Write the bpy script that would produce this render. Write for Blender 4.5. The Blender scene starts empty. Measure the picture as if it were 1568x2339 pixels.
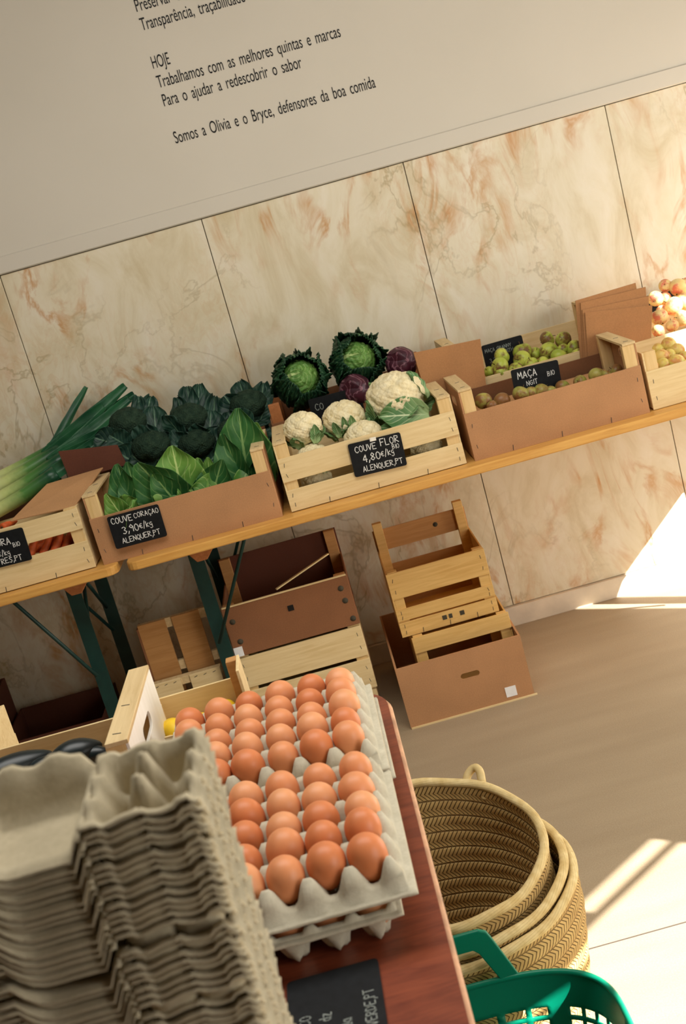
import bpy, bmesh, math, random
from mathutils import Vector, Matrix, noise as mnoise
R = random.Random(7)
S = bpy.context.scene
PI = math.pi

# ------------------------------------------------------------------ camera
IW, IH, FPX = 1568, 2339, 2791.6
EYE = 1.55
PITCH, ROLL, YAW = 0.2451, 0.2741, 0.003
_c, _s = math.cos, math.sin
FW = Vector((-_s(YAW)*_c(PITCH), _c(YAW)*_c(PITCH), -_s(PITCH)))
_rt = Vector((_c(YAW), _s(YAW), 0)); _up = _rt.cross(FW)
RX = _c(ROLL)*_rt - _s(ROLL)*_up
RY = _s(ROLL)*_rt + _c(ROLL)*_up
cam_d = bpy.data.cameras.new('camera'); cam = bpy.data.objects.new('camera', cam_d)
S.collection.objects.link(cam); S.camera = cam
cam.matrix_world = Matrix(((RX.x, RY.x, -FW.x, 0), (RX.y, RY.y, -FW.y, 0), (RX.z, RY.z, -FW.z, EYE), (0, 0, 0, 1)))
cam_d.sensor_fit = 'VERTICAL'; cam_d.sensor_height = 36; cam_d.sensor_width = 24
cam_d.lens = FPX*36/IH; cam_d.clip_start = 0.05
cam_d.dof.use_dof = True; cam_d.dof.focus_distance = 2.6; cam_d.dof.aperture_fstop = 9.0

def ray(px, py): return FW*FPX + RX*(px-IW/2) - RY*(py-IH/2)
def at(px, py, Y):
    d = ray(px, py); t = Y/d.y
    return Vector((d.x*t, Y, EYE+d.z*t))
def onz(px, py, z):
    d = ray(px, py); t = (z-EYE)/d.z
    return Vector((d.x*t, d.y*t, z))

# ------------------------------------------------------------------ light
S.view_settings.view_transform = 'Standard'; S.view_settings.look = 'None'
S.view_settings.gamma = 1.0; S.view_settings.use_curve_mapping = False
S.view_settings.exposure = -0.14
W = bpy.data.worlds.new('daylight'); S.world = W; W.use_nodes = True
W.node_tree.nodes['Background'].inputs[0].default_value = (0.80, 0.88, 1.0, 1)
W.node_tree.nodes['Background'].inputs[1].default_value = 0.1
def sun(direction, strength, angle, color):
    d = bpy.data.lights.new('sun', 'SUN'); o = bpy.data.objects.new('sun', d); S.collection.objects.link(o)
    d.energy = strength; d.angle = angle; d.color = color
    o.rotation_euler = Vector(direction).to_track_quat('-Z', 'Y').to_euler(); o.location = (6, -4, 6)
def area(name, loc, target, sx, sy, power, color):
    d = bpy.data.lights.new(name, 'AREA'); o = bpy.data.objects.new(name, d); S.collection.objects.link(o)
    d.shape = 'RECTANGLE'; d.size = sx; d.size_y = sy; d.energy = power; d.color = color
    o.location = loc; o.rotation_euler = (Vector(target)-Vector(loc)).to_track_quat('-Z', 'Z').to_euler()
SUN_DIR = (-1.11, 0.93, -1.0)
sun(SUN_DIR, 26.0, 0.005, (1.0, 0.98, 0.96))
area('added_fill_light', (1.55, .12, 1.3), (-0.4, 3.2, 0.7), 1.0, 1.4, 27, (1.0, 0.972, 0.915))  # added area fill light; stands before solid wall, no window opening behind it
area('assumed_ceiling_lamp', (0.1, 1.85, 2.96), (0.05, 1.9, 0.0), 2.4, 1.2, 60, (1.0, 0.972, 0.915))  # unseen overhead lamp, assumed from the light; no fixture is modelled
area('daylight_from_assumed_side_door', (2.56, 3.0, .70), (0.9, 3.5, 0.0), 1.6, 1.2, 46, (1.0, 0.968, 0.92))  # area light added just inside the assumed side door opening

# ------------------------------------------------------------------ materials
def lin(c):
    return tuple(((v/255)/12.92 if v/255 <= .04045 else ((v/255+.055)/1.055)**2.4) for v in c) + (1,)
MATS = {}
class NT:
    def __init__(s, name, rough=.6, spec=.3):
        s.m = bpy.data.materials.new(name); s.m.use_nodes = True; s.t = s.m.node_tree; s.n = s.t.nodes
        s.b = s.n['Principled BSDF']; s.b.inputs['Roughness'].default_value = rough
        s.b.inputs['Specular IOR Level'].default_value = spec; MATS[name] = s.m
    def node(s, typ, **kw):
        n = s.n.new(typ)
        for k, v in kw.items():
            if k.startswith('i_'):
                k2 = k[2:]; n.inputs[int(k2) if k2.isdigit() else k2.replace('_', ' ')].default_value = v
            else: setattr(n, k, v)
        return n
    def link(s, a, b): s.t.links.new(a, b)
    def coord(s, kind='Object', scale=(1, 1, 1), rot=(0, 0, 0)):
        c = s.node('ShaderNodeTexCoord'); m = s.node('ShaderNodeMapping')
        m.inputs['Scale'].default_value = scale; m.inputs['Rotation'].default_value = rot
        s.link(c.outputs[kind], m.inputs[0]); return m.outputs[0]
    def noise(s, vec, scale, detail=3, rough=.5, dist=0):
        n = s.node('ShaderNodeTexNoise'); n.inputs['Scale'].default_value = scale; n.inputs['Detail'].default_value = detail
        n.inputs['Roughness'].default_value = rough; n.inputs['Distortion'].default_value = dist
        s.link(vec, n.inputs['Vector']); return n.outputs['Fac']
    def ramp(s, fac, stops):
        r = s.node('ShaderNodeValToRGB'); e = r.color_ramp.elements
        while len(e) < len(stops): e.new(.5)
        for el, (p, c) in zip(e, stops):
            el.position = p; el.color = c if len(c) == 4 else lin(c)
        s.link(fac, r.inputs[0]); return r.outputs[0]
    def mix(s, fac, a, b, mode='MIX'):
        m = s.node('ShaderNodeMix', data_type='RGBA', blend_type=mode)
        for i, v in ((0, fac), (6, a), (7, b)):
            if hasattr(v, 'links') or isinstance(v, bpy.types.NodeSocket): s.link(v, m.inputs[i])
            else: m.inputs[i].default_value = v
        return m.outputs[2]
    def math(s, op, a, b=0.0, c=0.0, clamp=False):
        m = s.node('ShaderNodeMath', operation=op, use_clamp=clamp)
        for i, v in enumerate((a, b, c)):
            if isinstance(v, bpy.types.NodeSocket): s.link(v, m.inputs[i])
            else: m.inputs[i].default_value = v
        return m.outputs[0]
    def color(s, c):
        if isinstance(c, bpy.types.NodeSocket): s.link(c, s.b.inputs['Base Color'])
        else: s.b.inputs['Base Color'].default_value = c
    def bump(s, h, strength=.3, dist=.002):
        n = s.node('ShaderNodeBump'); n.inputs['Strength'].default_value = strength; n.inputs['Distance'].default_value = dist
        s.link(h, n.inputs['Height']); s.link(n.outputs[0], s.b.inputs['Normal'])

def m_plain(name, c, rough=.6, spec=.3, var=.12, scale=30, bump=0, metal=0):
    k = NT(name, rough, spec); v = k.coord(); f = k.noise(v, scale, 4)
    lo = tuple(max(0, x*(1-var)) for x in c); hi = tuple(min(255, x*(1+var)) for x in c)
    k.color(k.ramp(f, [(.3, lo), (.7, hi)])); k.b.inputs['Metallic'].default_value = metal
    if bump: k.bump(f, bump, .001)
    return k.m
def m_wood(name, c1, c2, axis='x', scale=1.0, rough=.6, knots=False):
    k = NT(name, rough, .25)
    sc = {'x': (1.2, 16, 16), 'y': (16, 1.2, 16), 'z': (16, 16, 1.2)}[axis]
    v = k.coord(scale=tuple(q*scale for q in sc))
    f = k.noise(v, 6, 5, .6, .6); f2 = k.noise(k.coord(), 9, 2)
    col = k.mix(k.math('MULTIPLY', f2, .5), k.ramp(f, [(.32, c1), (.66, c2)]), lin(c2))
    if knots:
        vo = k.node('ShaderNodeTexVoronoi', feature='F1'); vo.inputs['Scale'].default_value = 7
        k.link(k.coord(scale=(1, 0, 1.7)), vo.inputs['Vector'])
        col = k.mix(k.ramp(vo.outputs['Distance'], [(.045, (255, 255, 255)), (.085, (0, 0, 0))]), col, lin((92, 50, 22)))
    k.color(col); k.bump(f, .25, .0008); return k.m
def m_card(name, c, var=.10):
    k = NT(name, .85, .1); v = k.coord(); f = k.noise(v, 260, 3, .7); f2 = k.noise(v, 6, 3)
    lo = tuple(x*(1-var) for x in c); hi = tuple(min(255, x*(1+var)) for x in c)
    k.color(k.mix(.5, k.ramp(f, [(.25, lo), (.75, hi)]), k.ramp(f2, [(.3, lo), (.7, hi)])))
    k.bump(f, .12, .0006); return k.m
def m_leaf(name, dark, light, vein, nside=7.0, veinw=.10, rough=.5, crinkle=0.0, edge=None, sss=0):
    k = NT(name, rough, .35)
    uv = k.node('ShaderNodeUVMap'); sp = k.node('ShaderNodeSeparateXYZ'); k.link(uv.outputs[0], sp.inputs[0])
    nv = k.noise(k.coord(), 14, 3); ns = k.noise(k.coord(), 45, 4)
    x = k.math('ABSOLUTE', k.math('SUBTRACT', sp.outputs[0], .5))
    xr = k.math('ADD', x, k.math('MULTIPLY', k.math('SUBTRACT', ns, .5), .03))
    mid = k.math('LESS_THAN', xr, .022)
    t = k.math('SUBTRACT', k.math('MULTIPLY', sp.outputs[1], nside), k.math('MULTIPLY', x, nside*.9))
    t = k.math('ADD', t, k.math('MULTIPLY', nv, 1.2))
    fr = k.math('ABSOLUTE', k.math('SUBTRACT', k.math('FRACT', t), .5))
    side = k.ramp(fr, [(0.0, (255, 255, 255)), (veinw, (0, 0, 0))])
    base = k.ramp(nv, [(.3, dark), (.72, light)])
    col = k.mix(k.math('MULTIPLY', side, .55), base, lin(vein)); col = k.mix(mid, col, lin(vein))
    if edge: col = k.mix(k.ramp(sp.outputs[1], [(.0, (255, 255, 255)), (.45, (0, 0, 0))]), col, lin(edge))
    k.color(col)
    h = k.math('ADD', k.math('MULTIPLY', ns, .6+crinkle), k.math('MULTIPLY', fr, .5)); k.bump(h, .5+crinkle, .004)
    return k.m

k = NT('plaster', .9, .05); v = k.coord(); f = k.noise(v, 3, 4); g = k.noise(v, 60, 3)
k.color(k.mix(.6, k.ramp(f, [(.3, (203, 196, 180)), (.7, (211, 204, 189))]), lin((209, 202, 187)))); k.bump(g, .05, .001)
k = NT('marble', .38, .3)
v = k.coord(scale=(1, 1, .62))
w1 = k.noise(v, 2.2, 3, .55, .4); big = k.noise(v, 1.5, 2); cloud = k.noise(k.coord(scale=(1.3, 1, .6)), 5, 6, .65, 1.2)
def vein(k, vec, scale, lo, hi, dist):
    n = k.noise(vec, scale, 5, .58, dist); a = k.math('ABSOLUTE', k.math('SUBTRACT', n, .5))
    return k.ramp(a, [(lo, (255, 255, 255)), (hi, (0, 0, 0))])
base = k.ramp(cloud, [(.3, (204, 189, 154)), (.5, (220, 209, 181)), (.72, (228, 219, 198))])
mask1 = k.ramp(big, [(.46, (0, 0, 0)), (.6, (255, 255, 255))])
mask2 = k.ramp(k.noise(k.coord(scale=(1, 1, .8), rot=(0, .5, 0)), 2.6, 3), [(.42, (0, 0, 0)), (.60, (255, 255, 255))])
v2 = k.coord(scale=(1.7, 1, .75), rot=(0, .35, 0))
ve1 = k.math('MULTIPLY', k.math('MULTIPLY', vein(k, v2, 3.4, .0, .06, 1.0), mask2), k.ramp(k.noise(v2, 9, 3), [(.38, (0, 0, 0)), (.62, (255, 255, 255))]))
ve2 = k.math('MULTIPLY', vein(k, k.coord(scale=(1.2, 1, .9), rot=(0, -.5, 0)), 3.0, .0, .016, .6), mask1)
ve3 = k.math('MULTIPLY', vein(k, v2, 9.0, .0, .06, 1.6), mask1)
col = k.mix(k.math('MULTIPLY', ve3, .22), base, lin((200, 156, 100)))
col = k.mix(k.math('MULTIPLY', ve1, .85), col, lin((190, 132, 68))); col = k.mix(k.math('MULTIPLY', ve2, .5), col, lin((150, 128, 80)))
k.color(col)
m_plain('joint', (140, 128, 96), .9); m_plain('dark_gap', (70, 64, 50), .9)
k = NT('floor_lino', .55, .25); v = k.coord(); f = k.noise(v, 300, 3, .7); f2 = k.noise(k.coord(scale=(.6, 3, 1)), 3.5, 4)
sp = k.node('ShaderNodeSeparateXYZ'); k.link(k.coord(), sp.inputs[0])
seam = k.math('LESS_THAN', k.math('ABSOLUTE', k.math('SUBTRACT', sp.outputs[1], 2.151)), .0022)
col = k.mix(.55, k.ramp(f, [(.3, (140, 122, 96)), (.7, (182, 164, 136))]), k.ramp(f2, [(.3, (150, 132, 106)), (.7, (170, 152, 124))]))
k.color(k.mix(seam, col, lin((84, 74, 66)))); k.bump(f, .08, .001)
m_plain('baseboard_stone', (214, 200, 176), .5, .3, .06, 12)
m_plain('vinyl_black', (26, 25, 24), .5, .2)
m_plain('ceiling_low_bounce', (120, 112, 98), .9, .1); m_plain('plaster_low_bounce', (110, 98, 84), .9, .1)  # unseen ceiling and walls, darkened to cut bounced light
m_wood('table_pine', (196, 138, 66), (222, 170, 92), 'x', .8, .35)
m_wood('batten_wood', (150, 92, 50), (176, 112, 66), 'y', 1)
m_plain('green_metal', (18, 52, 46), .45, .4, .1, 20)
m_wood('pale_wood', (214, 184, 128), (232, 208, 158), 'x', 1)
m_wood('pale_wood_post', (206, 170, 108), (226, 194, 138), 'z', 1)
m_wood('pale_wood_rail', (196, 166, 116), (222, 196, 148), 'y', 1)
m_wood('knotty_wood', (204, 158, 86), (226, 186, 116), 'x', 1, .6, True)
m_wood('orange_wood', (170, 120, 68), (194, 144, 88), 'x', 1)
m_wood('dark_wood_post', (104, 62, 38), (132, 82, 50), 'z', 1)
m_wood('white_ply_lit', (242, 236, 222), (250, 246, 236), 'z', .6)  # white board, made whiter to stand in for window light on it
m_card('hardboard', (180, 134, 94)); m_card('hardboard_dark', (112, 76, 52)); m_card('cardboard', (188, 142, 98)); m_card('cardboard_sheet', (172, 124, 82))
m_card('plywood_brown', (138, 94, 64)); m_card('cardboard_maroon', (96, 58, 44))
m_plain('staple', (60, 58, 54), .4, .5, .1, 30)
m_plain('paper_white', (236, 234, 230), .8, .1, .02)
m_plain('slate', (20, 22, 24), .6, .2, .2, 80); m_plain('chalk', (236, 236, 230), .9, .05, .04, 200); m_plain('chalk_faint', (150, 156, 150), .9, .05, .1, 200)
m_plain('clip', (225, 220, 205), .4)
k = NT('pulp', .95, .05); v = k.coord(); f = k.noise(v, 120, 4, .7); f2 = k.noise(v, 22, 3)
k.color(k.mix(.5, k.ramp(f, [(.3, (176, 168, 146)), (.7, (206, 199, 178))]), k.ramp(f2, [(.3, (180, 172, 150)), (.7, (202, 194, 172))]))); k.bump(f, .35, .0012)
k = NT('pulp_stack', .95, .05); v = k.coord(); f = k.noise(v, 160, 4, .7); f2 = k.noise(v, 26, 3)
k.color(k.mix(.5, k.ramp(f, [(.3, (172, 160, 132)), (.7, (202, 190, 162))]), k.ramp(f2, [(.3, (174, 162, 136)), (.7, (198, 186, 158))]))); k.bump(f, .4, .0012)
for nm, c in (('egg_brown', (222, 146, 98)), ('egg_tan', (228, 158, 110)), ('egg_dark', (212, 128, 80))):
    k = NT(nm, .42, .35); f = k.noise(k.coord(), 60, 4); f2 = k.noise(k.coord(), 420, 2, .8)
    k.color(k.mix(.7, k.ramp(f, [(.3, tuple(x*.95 for x in c)), (.7, tuple(min(255, x*1.04) for x in c))]), lin(c)))
    k.b.inputs['Subsurface Weight'].default_value = .08; k.b.inputs['Subsurface Radius'].default_value = (.006, .003, .0015); k.bump(f2, .05, .0004)
k = NT('table_mahogany', .36, .4)
v = k.coord(scale=(2.0, 16, 1)); f = k.noise(v, 5.0, 6, .66, 1.2); wv = k.node('ShaderNodeTexWave', wave_type='RINGS', rings_direction='Z')
wv.inputs['Scale'].default_value = 3.2; wv.inputs['Distortion'].default_value = 9; wv.inputs['Detail'].default_value = 3; wv.inputs['Detail Scale'].default_value = .8
k.link(k.coord(scale=(1.2, 3.2, 1)), wv.inputs['Vector'])
k.color(k.mix(.22, k.ramp(f, [(.3, (104, 46, 30)), (.7, (146, 74, 48))]), k.ramp(wv.outputs['Fac'], [(.1, (98, 42, 26)), (.9, (142, 70, 44))])))
m_plain('table_edge', (196, 150, 116), .5)
m_plain('carrot', (204, 92, 42), .55, .3, .15, 40, .3)
k = NT('curd', .75, .15); f = k.noise(k.coord(), 60, 3); vo = k.node('ShaderNodeTexVoronoi'); vo.inputs['Scale'].default_value = 190; k.link(k.coord(), vo.inputs['Vector'])
k.color(k.ramp(f, [(.3, (224, 206, 158)), (.7, (240, 228, 190))])); k.bump(vo.outputs['Distance'], .6, .002)
k = NT('broccoli', .85, .1); f = k.noise(k.coord(), 50, 4); vo = k.node('ShaderNodeTexVoronoi'); vo.inputs['Scale'].default_value = 220; k.link(k.coord(), vo.inputs['Vector'])
k.color(k.ramp(f, [(.3, (26, 44, 34)), (.7, (48, 66, 50))])); k.bump(vo.outputs['Distance'], 1, .003)
m_leaf('cauli_leaf', (62, 108, 58), (112, 150, 92), (206, 216, 170), 6, .12, .5, .1, (176, 200, 140))
m_leaf('savoy_core', (74, 120, 50), (112, 154, 70), (172, 194, 122), 9, .12, .5, 1.0)
m_leaf('savoy_leaf', (20, 54, 34), (36, 78, 46), (92, 132, 84), 8, .07, .5, .8)
m_leaf('cabbage_leaf', (74, 124, 50), (122, 164, 72), (184, 204, 126), 6, .10, .45, .1, (150, 182, 96))
m_leaf('cabbage_leaf_dark', (36, 88, 44), (66, 116, 56), (130, 164, 96), 6, .10, .45, .1)
m_leaf('broccoli_leaf', (18, 46, 38), (38, 72, 56), (92, 122, 96), 6, .08, .5, .2)
m_leaf('leek_leaf', (18, 62, 42), (44, 98, 60), (60, 110, 70), 1, .02, .4)
k = NT('leek_stalk', .35, .4); uv = k.node('ShaderNodeUVMap'); sp = k.node('ShaderNodeSeparateXYZ'); k.link(uv.outputs[0], sp.inputs[0])
st = k.noise(k.coord(scale=(1, 1, 1)), 60, 2)
k.color(k.ramp(k.math('ADD', sp.outputs[1], k.math('MULTIPLY', k.math('SUBTRACT', st, .5), .12)), [(.05, (226, 222, 180)), (.32, (196, 206, 130)), (.55, (84, 132, 62)), (.9, (24, 70, 44))]))
k = NT('red_cabbage', .4, .4); v = k.coord(); n = k.noise(v, 16, 4, .5, 1.5); a = k.math('ABSOLUTE', k.math('SUBTRACT', n, .5))
k.color(k.mix(k.ramp(a, [(0, (255, 255, 255)), (.03, (0, 0, 0))]), k.ramp(n, [(.3, (54, 22, 34)), (.7, (84, 36, 50))]), lin((150, 104, 116)))); k.bump(n, .4, .004)
def m_fruit(name, a, b, spot, amount, rough=.4):
    k = NT(name, rough, .35); oi = k.node('ShaderNodeObjectInfo')
    ad = k.node('ShaderNodeVectorMath', operation='ADD'); k.link(k.coord(), ad.inputs[0])
    cb = k.node('ShaderNodeCombineXYZ'); r10 = k.math('MULTIPLY', oi.outputs['Random'], 10)
    for i in range(3): k.link(r10, cb.inputs[i])
    k.link(cb.outputs[0], ad.inputs[1]); v = ad.outputs[0]
    f = k.noise(v, 22, 3); g = k.noise(v, 26, 4, .6); h = k.noise(v, 300, 2)
    col = k.ramp(f, [(.35, a), (.65, b)])
    k.color(k.mix(k.ramp(k.math('ADD', g, k.math('MULTIPLY', k.math('SUBTRACT', h, .5), .15)), [(.62-amount, (0, 0, 0)), (.74-amount, (255, 255, 255))]), col, lin(spot)))
    return k.m
m_fruit('green_apple', (150, 168, 58), (192, 198, 84), (118, 84, 50), .12)
m_fruit('russet_apple', (136, 142, 62), (168, 158, 78), (134, 92, 52), .20)
m_fruit('red_apple', (226, 190, 120), (236, 214, 150), (216, 122, 92), .14)
m_fruit('yellow_fruit', (204, 186, 92), (216, 186, 104), (198, 138, 74), .14)
m_plain('stalk', (84, 62, 36), .8); m_plain('lemon', (236, 196, 40), .45, .35, .06, 40, .2); m_plain('dark_veg', (14, 26, 28), .35, .5, .2, 20)
k = NT('straw', .75, .2)
uv = k.node('ShaderNodeUVMap'); sp = k.node('ShaderNodeSeparateXYZ'); k.link(uv.outputs[0], sp.inputs[0])
bw = .030
vv = k.math('DIVIDE', sp.outputs[1], bw); fb = k.math('FRACT', vv); tri = k.math('ABSOLUTE', k.math('SUBTRACT', fb, .5))
fl = k.math('MULTIPLY', k.math('FLOOR', vv), .37)
dg = k.math('FRACT', k.math('ADD', k.math('ADD', k.math('DIVIDE', sp.outputs[0], .0085), k.math('MULTIPLY', tri, 3.0)), fl))
stra = k.math('ABSOLUTE', k.math('SUBTRACT', dg, .5))
gap = k.ramp(stra, [(.34, (0, 0, 0)), (.5, (255, 255, 255))]); bandgap = k.ramp(tri, [(.42, (0, 0, 0)), (.5, (255, 255, 255))])
nz = k.noise(k.coord(), 40, 4); nz2 = k.noise(k.coord(), 7, 2)
col = k.mix(.5, k.ramp(nz, [(.3, (176, 138, 82)), (.7, (216, 184, 120))]), k.ramp(nz2, [(.35, (182, 146, 88)), (.65, (206, 176, 114))]))
gsum = k.math('MAXIMUM', gap, k.math('MULTIPLY', bandgap, .8))
k.color(k.mix(k.math('MULTIPLY', gsum, .78), col, lin((80, 52, 28)))); k.bump(k.math('SUBTRACT', 1.0, gsum), .9, .005)
k = NT('straw_rim', .75, .2); uv = k.node('ShaderNodeUVMap'); sp = k.node('ShaderNodeSeparateXYZ'); k.link(uv.outputs[0], sp.inputs[0])
fr = k.math('ABSOLUTE', k.math('SUBTRACT', k.math('FRACT', k.math('ADD', k.math('DIVIDE', sp.outputs[0], .03), k.math('MULTIPLY', sp.outputs[1], 12))), .5))
k.color(k.mix(k.ramp(fr, [(.44, (0, 0, 0)), (.5, (255, 255, 255))]), k.ramp(k.noise(k.coord(), 50, 3), [(.3, (196, 168, 110)), (.7, (222, 200, 146))]), lin((130, 100, 60))))
k = NT('green_plastic', .35, .4); k.color(lin((0, 122, 92))); k.b.inputs['Transmission Weight'].default_value = 0.0; k.b.inputs['Subsurface Weight'].default_value = .35
k.b.inputs['Subsurface Radius'].default_value = (.004, .012, .009)
m_plain('door_frame', (70, 66, 60), .5)

# ------------------------------------------------------------------ mesh helpers
COL = S.collection
class MB:
    def __init__(s): s.v = []; s.f = []; s.mi = []; s.uv = []; s.sm = []
    def add(s, verts, faces, mi=0, uvs=None, smooth=False):
        o = len(s.v); s.v += [tuple(p) for p in verts]; s.uv += list(uvs) if uvs else [(0, 0)]*len(verts)
        for f in faces: s.f.append(tuple(i+o for i in f)); s.mi.append(mi); s.sm.append(smooth)
    def box(s, x0, x1, y0, y1, z0, z1, mi=0, M=None):
        P = [Vector(p) for p in ((x0, y0, z0), (x1, y0, z0), (x1, y1, z0), (x0, y1, z0), (x0, y0, z1), (x1, y0, z1), (x1, y1, z1), (x0, y1, z1))]
        if M is not None: P = [M @ p for p in P]
        s.add(P, [(0, 3, 2, 1), (4, 5, 6, 7), (0, 1, 5, 4), (1, 2, 6, 5), (2, 3, 7, 6), (3, 0, 4, 7)], mi)
    def hexa(s, P, mi=0):
        s.add(P, [(0, 3, 2, 1), (4, 5, 6, 7), (0, 1, 5, 4), (1, 2, 6, 5), (2, 3, 7, 6), (3, 0, 4, 7)], mi)
    def slab(s, pts, t, mi=0):
        pts = [Vector(p) for p in pts]; n = (pts[1]-pts[0]).cross(pts[-1]-pts[0]).normalized()*t; m = len(pts)
        s.add(pts+[p+n for p in pts], [tuple(range(m-1, -1, -1)), tuple(range(m, 2*m))]+[(i, (i+1) % m, (i+1) % m+m, i+m) for i in range(m)], mi)
    def prism(s, poly, axis, a, b, mi=0):
        def mk(p, h): return (h, p[0], p[1]) if axis == 'x' else ((p[0], h, p[1]) if axis == 'y' else (p[0], p[1], h))
        m = len(poly)
        s.add([mk(p, a) for p in poly]+[mk(p, b) for p in poly], [tuple(range(m-1, -1, -1)), tuple(range(m, 2*m))]+[(i, (i+1) % m, (i+1) % m+m, i+m) for i in range(m)], mi)
    def bar(s, a, b, w, h=None, mi=0):
        a = Vector(a); b = Vector(b); h = h or w; d = (b-a).normalized()
        u = d.cross(Vector((0, 0, 1)));  u = u.normalized() if u.length > 1e-4 else Vector((1, 0, 0)); n = u.cross(d)
        P = [p+u*x*w/2+n*y*h/2 for p in (a, b) for x, y in ((-1, -1), (1, -1), (1, 1), (-1, 1))]
        s.hexa(P, mi)
    def tube(s, path, rad, n=10, mi=0, cap=True, smooth=True):
        path = [Vector(p) for p in path]; m = len(path); V = []; U = []; ref = Vector((0.13, 0.21, 1)).normalized(); L = 0
        for i, p in enumerate(path):
            d = (path[min(i+1, m-1)]-path[max(i-1, 0)]).normalized()
            a = ref - d*ref.dot(d); a = a.normalized() if a.length > 1e-3 else Vector((1, 0, 0)); b = d.cross(a); ref = a
            r = rad[i] if isinstance(rad, (list, tuple)) else rad
            if i: L += (p-path[i-1]).length
            for j in range(n):
                t = 2*PI*j/n; V.append(p+(a*math.cos(t)+b*math.sin(t))*r); U.append((j/n, i/(m-1)))
        F = [(i*n+j, i*n+(j+1) % n, (i+1)*n+(j+1) % n, (i+1)*n+j) for i in range(m-1) for j in range(n)]
        if cap: F += [tuple(range(n-1, -1, -1)), tuple((m-1)*n+j for j in range(n))]
        s.add(V, F, mi, U, smooth)
    def lathe(s, prof, n=24, mi=0, M=None, fn=None):
        V = []; U = []; m = len(prof)
        for i, (r, z) in enumerate(prof):
            for j in range(n):
                t = 2*PI*j/n; p = Vector((r*math.cos(t), r*math.sin(t), z)); p = fn(p) if fn else p
                V.append(M @ p if M is not None else p); U.append((j/n, i/(m-1)))
        F = [(i*n+j, i*n+(j+1) % n, (i+1)*n+(j+1) % n, (i+1)*n+j) for i in range(m-1) for j in range(n)]
        F += [tuple(range(n-1, -1, -1)), tuple((m-1)*n+j for j in range(n))]
        s.add(V, F, mi, U, True)
    def grid(s, nx, ny, fn, mi=0, smooth=True, skip=None):
        V = []; U = []
        for j in range(ny+1):
            for i in range(nx+1): V.append(fn(i/nx, j/ny)); U.append((i/nx, j/ny))
        F = [(j*(nx+1)+i, j*(nx+1)+i+1, (j+1)*(nx+1)+i+1, (j+1)*(nx+1)+i) for j in range(ny) for i in range(nx) if not (skip and skip(i, j))]
        s.add(V, F, mi, U, smooth)
    def build(s, name, mats, parent=None, loc=None, bevel=0, solid=0, sub=0, weld=False, rot=None):
        me = bpy.data.meshes.new(name); me.from_pydata(s.v, [], s.f)
        for m in (mats if isinstance(mats, (list, tuple)) else [mats]): me.materials.append(MATS[m])
        me.polygons.foreach_set('material_index', s.mi); me.polygons.foreach_set('use_smooth', s.sm)
        ul = me.uv_layers.new(name='UVMap'); ul.data.foreach_set('uv', [c for l in me.loops for c in s.uv[l.vertex_index]])
        bm = bmesh.new(); bm.from_mesh(me)
        if weld: bmesh.ops.remove_doubles(bm, verts=bm.verts, dist=1e-6)
        bmesh.ops.recalc_face_normals(bm, faces=bm.faces) if not solid else None
        bm.to_mesh(me); bm.free(); me.update()
        o = bpy.data.objects.new(name, me); COL.objects.link(o)
        if parent: o.parent = parent
        if loc is not None: o.location = loc
        if rot is not None: o.rotation_euler = rot
        if solid: md = o.modifiers.new('solid', 'SOLIDIFY'); md.thickness = solid; md.offset = 0
        if bevel: md = o.modifiers.new('bevel', 'BEVEL'); md.width = bevel; md.segments = 2; md.limit_method = 'ANGLE'; md.harden_normals = False
        if sub: md = o.modifiers.new('sub', 'SUBSURF'); md.levels = sub; md.render_levels = sub
        return o
def thing(name, label, cat, loc=(0, 0, 0), rz=0, group=None):
    o = bpy.data.objects.new(name, None); COL.objects.link(o); o.location = loc; o.rotation_euler = (0, 0, rz)
    o.empty_display_size = .05
    return tag(o, label, cat, group)
def tag(o, label, cat, group=None, kind=None):
    o['label'] = label; o['category'] = cat
    if group: o['group'] = group
    if kind: o['kind'] = kind
    return o
def struct(o): o['kind'] = 'structure'; return o
def dup(o, label, loc=None, rot=None, scale=None):
    r = o.copy(); COL.objects.link(r); r['label'] = label
    if loc is not None: r.location = loc
    if rot is not None: r.rotation_euler = rot
    if scale is not None: r.scale = scale
    for ch in o.children:
        c = ch.copy(); COL.objects.link(c); c.parent = r
        for gch in ch.children:
            d = gch.copy(); COL.objects.link(d); d.parent = c
    return r
ORD = ['first', 'second', 'third', 'fourth', 'fifth', 'sixth', 'seventh', 'eighth', 'ninth', 'tenth', 'eleventh', 'twelfth', 'thirteenth', 'fourteenth', 'fifteenth', 'sixteenth', 'seventeenth', 'eighteenth', 'nineteenth']
TENS = {20: 'twent', 30: 'thirt', 40: 'fort', 50: 'fift', 60: 'sixt', 70: 'sevent'}
def nth(i):                                  # 0 -> first
    if i < 19: return ORD[i]
    n = i+1
    if n % 10 == 0: return TENS[n]+'ieth'
    return TENS[n-n % 10]+'y-'+ORD[n % 10-1]

# ------------------------------------------------------------------ the setting
WY = 3.985                       # face of the marble
b = MB(); b.box(-4, 2.75, -4.6, 4.2, -.06, 0); struct(b.build('floor', 'floor_lino'))
b = MB(); b.box(-4, 2.75, -4.6, 4.2, 3.0, 3.06); struct(b.build('ceiling', 'ceiling_low_bounce'))
b = MB(); b.box(-4, 2.75, WY+.022, WY+.2, 0, 3.0); b.box(-4, 2.75, WY-.006, WY+.022, 1.5965, 3.0)
struct(b.build('wall_back', 'plaster'))
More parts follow.
